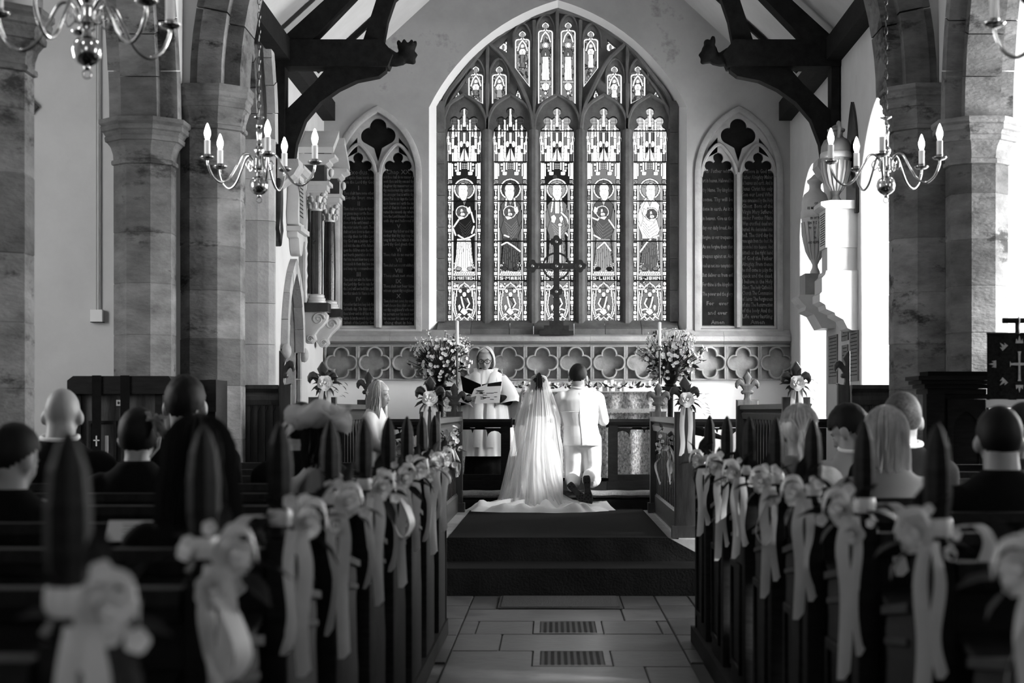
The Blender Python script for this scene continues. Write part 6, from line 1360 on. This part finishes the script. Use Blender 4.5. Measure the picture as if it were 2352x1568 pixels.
def shoe(parent, heel, toe, wd):
    """worn sole faces the nave"""
    h, t = V3(heel), V3(toe); d = (t-h); L = d.length; d.normalize(); a = V3((d.z, 0, -d.x)); nrm = V3((0, -1, 0)); O = [(-.032, 0), (-.036, .12), (-.030, .30), (-.026, .42), (-.042, .66), (-.043, .82), (-.030, .95), (0, 1.0)]
    O = O+[(-x, y) for x, y in reversed(O[:-1])]; O = [(-.02, -.04)]+O+[(.02, -.04)]
    M = Matrix(((a.x, d.x*L, nrm.x, h.x), (a.y, d.y*L, nrm.y, h.y), (a.z, d.z*L, nrm.z, h.z), (0, 0, 0, 1)))
    up = MB(); 
    for i in range(6):
        pass
    rows = [[tuple(M @ V3((x*wd*k, .5+(y-.5)*kk, z))) for x, y in O] for k, kk, z in ((1, 1, 0), (1.03, 1.0, -.015), (.98, .96, -.045), (.7, .8, -.075))]
    up.grid(rows, True); n = len(O); up.f += [tuple(range(3*n, 4*n))]; up.mi += [0]; s_ = up.obj('shoe', mat('brown_leather', .05, .4, .4), parent, 50)
    sl = MB(); sl.add([tuple(M @ V3((x*wd, y, z))) for z in (0.0, .008) for x, y in O], [tuple(range(n, 2*n))]+[(i, (i+1) % n, n+(i+1) % n, n+i) for i in range(n)]); so = sl.obj('sole', mat('rubber_sole', .05, .6, .3, var=.3, scale=30), s_)
    hl = MB(); H = [p for p in O if p[1] < .32]; hl.add([tuple(M @ V3((x*wd*.95, y, z))) for z in (.008, .022) for x, y in [(-.03, 0), (-.034, .14), (-.03, .30), (.03, .30), (.034, .14), (.03, 0)]], [(6, 7, 8, 9, 10, 11)]+[(i, (i+1) % 6, 6+(i+1) % 6, 6+i) for i in range(6)]); hl.obj('heel', mat('rubber_sole', .05), s_)
    st_ = MB()
    for i, (x, y) in enumerate(((-.014, .08), (.014, .08), (-.014, .2), (.014, .2), (-.02, .58), (.02, .58), (-.02, .70), (.02, .70), (0, .64), (0, .76), (-.015, .86), (.015, .86))): st_.lathe([(.009, 0), (.007, .006)], 8, M=Matrix.Translation(M @ V3((x*wd, y, .008 if y > .3 else .022))) @ Matrix.Rotation(PI/2, 4, 'X'))
    q = st_.obj('tread_studs', INK, so); q['kind'] = 'stuff'
shoe(G, (.062, -.40, .70), (.085, -.43, .425), 1.0); shoe(G, (-.10, -.40, .63), (.055, -.43, .455), .98)

# ================================================================== BRIDE
bx0, by0 = -.128, 16.92
MBR = headM(V3((0, 0, 1.565)), .1, .05, 0, .95)
def b_body(mb):
    head_forms(mb, MBR, .9); mb.tube([(0, -.02, 1.53), (0, -.03, 1.44), (0, -.03, 1.38)], [.043, .046, .065], 14)
    loft(mb, [(0, 0, .75, .18, .15), (0, 0, .95, .16, .12), (0, 0, 1.10, .115, .09), (0, -.005, 1.25, .135, .09), (0, -.02, 1.36, .125, .07), (0, -.025, 1.40, .07, .05)])
    for q, e, w_ in ((1, (.13, .09, 1.20), (.035, .30, 1.272)), (-1, (-.205, .10, 1.20), (-.185, .27, 1.40))):
        cone(mb, [(q*.132, -.02, 1.34), e], [.040, .034]); cone(mb, [e, w_], [.034, .024])
        if q < 0: hand_forms(mb, w_, (.05, -.1, 1), (1, .2, 0), .5, .95, 1)
        else: hand_forms(mb, w_, (-.6, .6, 0), (0, 0, -1), .3, .95, -1)
B = link('person', blob('person', b_body, .008, 3, SKIN), None, (bx0, by0, 0)); tag(B, 'bride in a white gown and long veil kneeling before the rail', 'person')
hair(B, cap_mesh(MBR, .06, -.08, 1.03, seed=21), HAIRD); hair(B, strands(MBR, 40, .27, 22, .0055, 22, .012, -.02, wide=1.03), HAIRD, 'long_hair')
def beside_groom(p):
    x, y, z = p
    if z > .46 and x > .12:
        lim = .232 if z < 1.0 else .135
        if z >= 1.0: y = min(y, -.135) if x > .14 else y; lim = .21
        x = min(x, lim)
    return (x, y, z)
GOWN = mat('bridal_satin', .86, .6, .25, var=.03)
def fold_rings(spec, n, amp, k, seed=0):
    rows = []; rg = random.Random(seed); ph = [rg.uniform(0, 6) for _ in range(4)]
    for (x, y, z, rx, ry, f) in spec:
        r = []
        for j in range(n):
            a = 2*PI*j/n; w_ = 1+f*amp*(math.sin(k*a+ph[0]+.6*math.sin(2*a+ph[1]))*.6+.4*math.sin((k*1.7)//1*a+ph[2]))
            r.append((x+rx*w_*math.cos(a), y+ry*w_*math.sin(a), z))
        rows.append(r)
    return rows
MB().grid([[beside_groom(p) for p in r] for r in fold_rings([(0, -.005, 1.268, .142, .10, 0), (0, 0, 1.18, .135, .098, 0), (0, 0, 1.06, .122, .10, 0), (0, -.02, .98, .165, .15, .3), (0, -.05, .85, .215, .21, .6), (.0, -.09, .68, .265, .27, 1), (.0, -.13, .52, .33, .36, 1.3), (.0, -.16, .42, .40, .45, 1.6), (0, -.18, .385, .46, .52, 1.8)], 120, .05, 11, 3)], True).obj('gown', GOWN, B, 180)
bw = MB().tube([V3((.138*math.cos(a), -.003+.10*math.sin(a), 1.262)) for a in np.linspace(0, 2*PI, 30)], .008, 6, False).obj('neckline', GOWN, B, 60)
# train spread over the chancel floor
tr_ = MB(); rows = []; rg = random.Random(8); NR, NA = 16, 96
for i in range(NR+1):
    u = i/NR; r = []
    for j in range(NA):
        a = 2*PI*j/NA; ex = .66*(1+.04*math.sin(5*a+1)+.025*math.sin(11*a)+.02*math.sin(19*a+2)); ey = .43*(1+.06*math.sin(4*a)+.05*math.sin(9*a+1)+.03*math.sin(17*a)); cx_ = .01+.03*math.cos(a)
        px_, py_ = cx_+ex*u*math.cos(a), -.36+ey*u*math.sin(a)
        h = .10*(1-u)**1.2+.03*(1-u**8)+.026*math.sin(9*a+4*u)*math.sin(PI*min(1, u*1.05))+.016*math.sin(17*a+7*u+2)*u*(1-u**8)+(.03+.025*math.sin(6*a+1)+.012*math.sin(23*a))*math.exp(-((u-.86)/.08)**2)*(1-u**30)
        r.append((px_, py_, .381+max(0.0, h)))
    rows.append(r)
tr_.grid(rows, True).obj('train', GOWN, B, 180)
# veil
VE = sheer('bridal_veil', .9, .52, .4); sil = [(1.672, .045, 0.0), (1.655, .075, .0), (1.59, .098, .0), (1.506, .128, .0), (1.38, .175, 0), (1.254, .212, .0), (1.086, .243, -.005), (.876, .292, -.01), (.666, .352, .0), (.52, .41, .02), (.43, .46, .03)]
rows = []
for z, hw, dx in sil:
    r = []; f = (1.672-z)/1.24
    for j in range(201):
        a = -PI*.02-PI*.96*j/200
        w_ = 1+.06*f**.5*(math.sin(26*a+2*f)*(.6+.4*math.sin(5*a))+.7*math.sin(41*a+1+3*f)*math.sin(3.3*a)+.5*math.sin(63*a+2))+.05*f*math.sin(11*a+1)+.04*f*math.sin(7.3*a+2)
        depth = {1.672: .055, 1.655: .09, 1.59: .118, 1.506: .128, 1.38: .16, 1.254: .195}.get(z, hw*.80+.20*f)
        r.append((dx+hw*(1+.03*f*math.sin(7*a))*math.cos(a)*(.94+.06*w_), .015-.03*f+depth*w_*math.sin(a), z+(.012*math.sin(9*a) if z < .45 else 0)))
    rows.append(r)
dense = []
for i in range(len(rows)-1):
    for t in (0, .5): dense.append([tuple(V3(a).lerp(V3(b), t)) for a, b in zip(rows[i], rows[i+1])])
dense.append(rows[-1]); MB().grid([[beside_groom(p) for p in r] for r in dense]).obj('veil', VE, B, 180)
crown = MB().tube([V3((.062*math.cos(a), -.0-.02+.03*math.sin(a), 1.676-.02*abs(math.cos(a)))) for a in np.linspace(-PI, 0, 16)], .006, 6).obj('hair_comb', mat('pearl', .6, .3), B, 60)

# ================================================================== PRIEST
pr_x, pr_y = X(1116, 18.05), 18.05
MP = headM(V3((0, .075, 1.335)), .22, 0, .0, .97)
def p_body(mb):
    head_forms(mb, MP, 1.0); mb.tube([(0, .05, 1.30), (0, .0, 1.22), (0, -.01, 1.16)], [.05, .055, .08], 14)
    loft(mb, [(0, 0, .05, .15, .11), (0, 0, .6, .16, .12), (0, 0, .9, .15, .11), (0, -.01, 1.08, .165, .10), (0, -.015, 1.18, .12, .075)])
    for q, e, w_ in ((1, (.245, .07, .90), (.135, .29, .925)), (-1, (-.245, .07, .90), (-.125, .29, .95))):
        cone(mb, [(q*.175, -.01, 1.13), e], [.048, .042]); cone(mb, [e, w_], [.04, .027]); hand_forms(mb, w_, (-q*.75, .25, .25), (-q*.1, .8, .5), .45, .95, q)
PR = link('person', blob('person', p_body, .007, 3, SKIN), None, (pr_x, pr_y, ZS), PI-.06); tag(PR, 'priest in a white surplice and glasses reading from a black folder', 'person')
eyes(PR, MP)
hair(PR, cap_mesh(MP, .078, -.06, 1.10, seed=30, amp=.003), HAIRW)
hm_ = MB(); rg = random.Random(31)
for q in (-1, 1):
    for i in range(42):
        t = i/41; y0 = .045-.12*t; w0 = rg.uniform(0, 6)
        P_ = [MP @ V3((q*.012, .04-.1*t, .122)), MP @ V3((q*.058, .055-.12*t, .092)), MP @ V3((q*.086, .03-.11*t, .03)), MP @ V3((q*.094, .012-.1*t, -.04)), MP @ V3((q*(.09+.006*math.sin(w0)), .012-.1*t, -.085+.02*rg.random())), MP @ V3((q*.08, .012-.09*t, -.112))]
        hm_.tube(bez(P_, 3), [.004]+[.006]*14+[.002], 5)
hair(PR, hm_, HAIRW, 'bobbed_hair')
gl = thing('spectacles', 'round dark-framed glasses worn by the priest', 'spectacles', (pr_x, pr_y, ZS), PI-.06)
for q in (-1, 1): MB().tube([MP @ V3((q*.034+.027*math.cos(a), .104, -.014+.022*math.sin(a))) for a in np.linspace(0, 2*PI, 19)], .0032, 6, False).obj('lens_rim', INK, gl); MB().tube([MP @ V3((q*.061, .103, -.008)), MP @ V3((q*.082, .04, -.004))], .003, 5).obj('temple', INK, gl)
MB().tube([MP @ V3((-.008, .106, -.012)), MP @ V3((.008, .106, -.012))], .0032, 5).obj('bridge', INK, gl)
LIN = mat('surplice_linen', .85, .85, .1, var=.03)
MB().grid(fold_rings([(0, .0, .02, .24, .20, .8), (0, 0, .5, .20, .16, .6), (0, 0, .8, .17, .13, .3)], 60, .05, 9, 5), True).obj('cassock', BLACKC, PR, 180)
MB().grid(fold_rings([(0, .02, .33, .31, .25, 1.3), (0, .02, .55, .285, .22, 1.2), (0, .015, .8, .25, .18, 1), (0, .0, 1.0, .225, .145, .8), (0, -.01, 1.10, .215, .125, .6), (0, -.01, 1.17, .175, .105, .5), (0, -.005, 1.215, .10, .085, .2), (0, .0, 1.225, .085, .08, 0)], 140, .045, 15, 6), True).obj('surplice', LIN, PR, 180)
for q in (-1, 1):                                             # wide hanging sleeves
    spec = []
    A_ = [V3((q*.15, -.01, 1.14)), V3((q*.215, .03, 1.03)), V3((q*.25, .10, .92)), V3((q*.235, .17, .86))]; Rr = [.085, .11, .14, .16]; rows = []
    for c, r_ in zip(A_, Rr):
        rows.append([(c.x+r_*.75*math.cos(a)*(1+.05*math.sin(6*a)), c.y+r_*.55*math.sin(a), c.z+r_*(.3*math.cos(a)*q+.25*math.sin(a))*.6-(.20*max(0, -math.sin(a)) if r_ > .13 else .08*max(0, -math.sin(a)) if r_ > .1 else 0)) for a in np.linspace(0, 2*PI, 40, endpoint=False)])
    MB().grid([[tuple(V3(a).lerp(V3(b), t)) for a, b in zip(rows[i], rows[i+1])] for i in range(3) for t in (0, .33, .66)]+[rows[-1]], True).obj('surplice_sleeve', LIN, PR, 180)
    MB().tube([V3((q*.245, .08, .90)), V3((q*.15, .25, .925))], [.052, .04], 14).obj('cassock_sleeve', BLACKC, PR, 60)
    rows = []
    for t, (x, y, z) in enumerate(((.062, -.07, 1.235), (.095, .0, 1.235), (.085, .085, 1.18), (.075, .135, 1.08), (.068, .175, .95), (.065, .215, .8), (.066, .25, .6), (.068, .275, .42))):
        rows.append([(q*(x-.036), y, z), (q*x, y+.008, z+.004), (q*(x+.036), y-.012, z)])
    MB().grid(rows).obj('stole', WHITEC, PR, 180)
MB().tube([V3((.055*math.cos(a), .005+.055*math.sin(a), 1.228)) for a in np.linspace(0, 2*PI, 20)], .014, 7, False).obj('clerical_collar', BLACKC, PR, 60)
fo = thing('black_folder', 'open black folder with printed sheets held by the priest', 'folder', (pr_x, pr_y-.40, ZS+1.0))
for q, a in ((-1, .55), (1, -.12)):
    c, s_ = math.cos(a), math.sin(a); M = Matrix.Translation((-.03, 0, 0)) @ Matrix.Rotation(.0, 4, 'Z')
    Q = [(0, -.075), (q*.205, -.075+(.06 if q < 0 else .012)), (q*.205, .085+(.075 if q < 0 else .012)), (0, .065)]
    MB().prism(Q, 'xz', .0, .006, Matrix.Translation((-.03, 0, 0)) @ Matrix.Rotation(q*.35, 4, 'Z') @ Matrix.Rotation(.35, 4, 'X')).obj('cover', BLACKC, fo)
for i, (x0, x1, z0, z1, r) in enumerate(((-.10, .155, -.13, .045, .06), (-.14, .02, -.06, .03, .25))):
    sh_ = MB().prism([(x0, z0), (x1, z0+r*.16), (x1+.015, z1+r*.2), (x0+.04, z1)], 'xz', -.028-.01*i, -.026-.01*i, Matrix.Rotation(.3, 4, 'X')).obj('printed_sheet', PAPER, fo)
    e = MB(); rg = random.Random(50+i)
    for k in range(14): u, v = rg.uniform(x0+.05, x1-.05), rg.uniform(z0+.03, z1-.02); e.box(u, u+rg.uniform(.01, .04), -.031-.01*i, -.0288-.01*i, v, v+.005, Matrix.Rotation(.3, 4, 'X'))
    e.obj('lettering', INK, sh_)
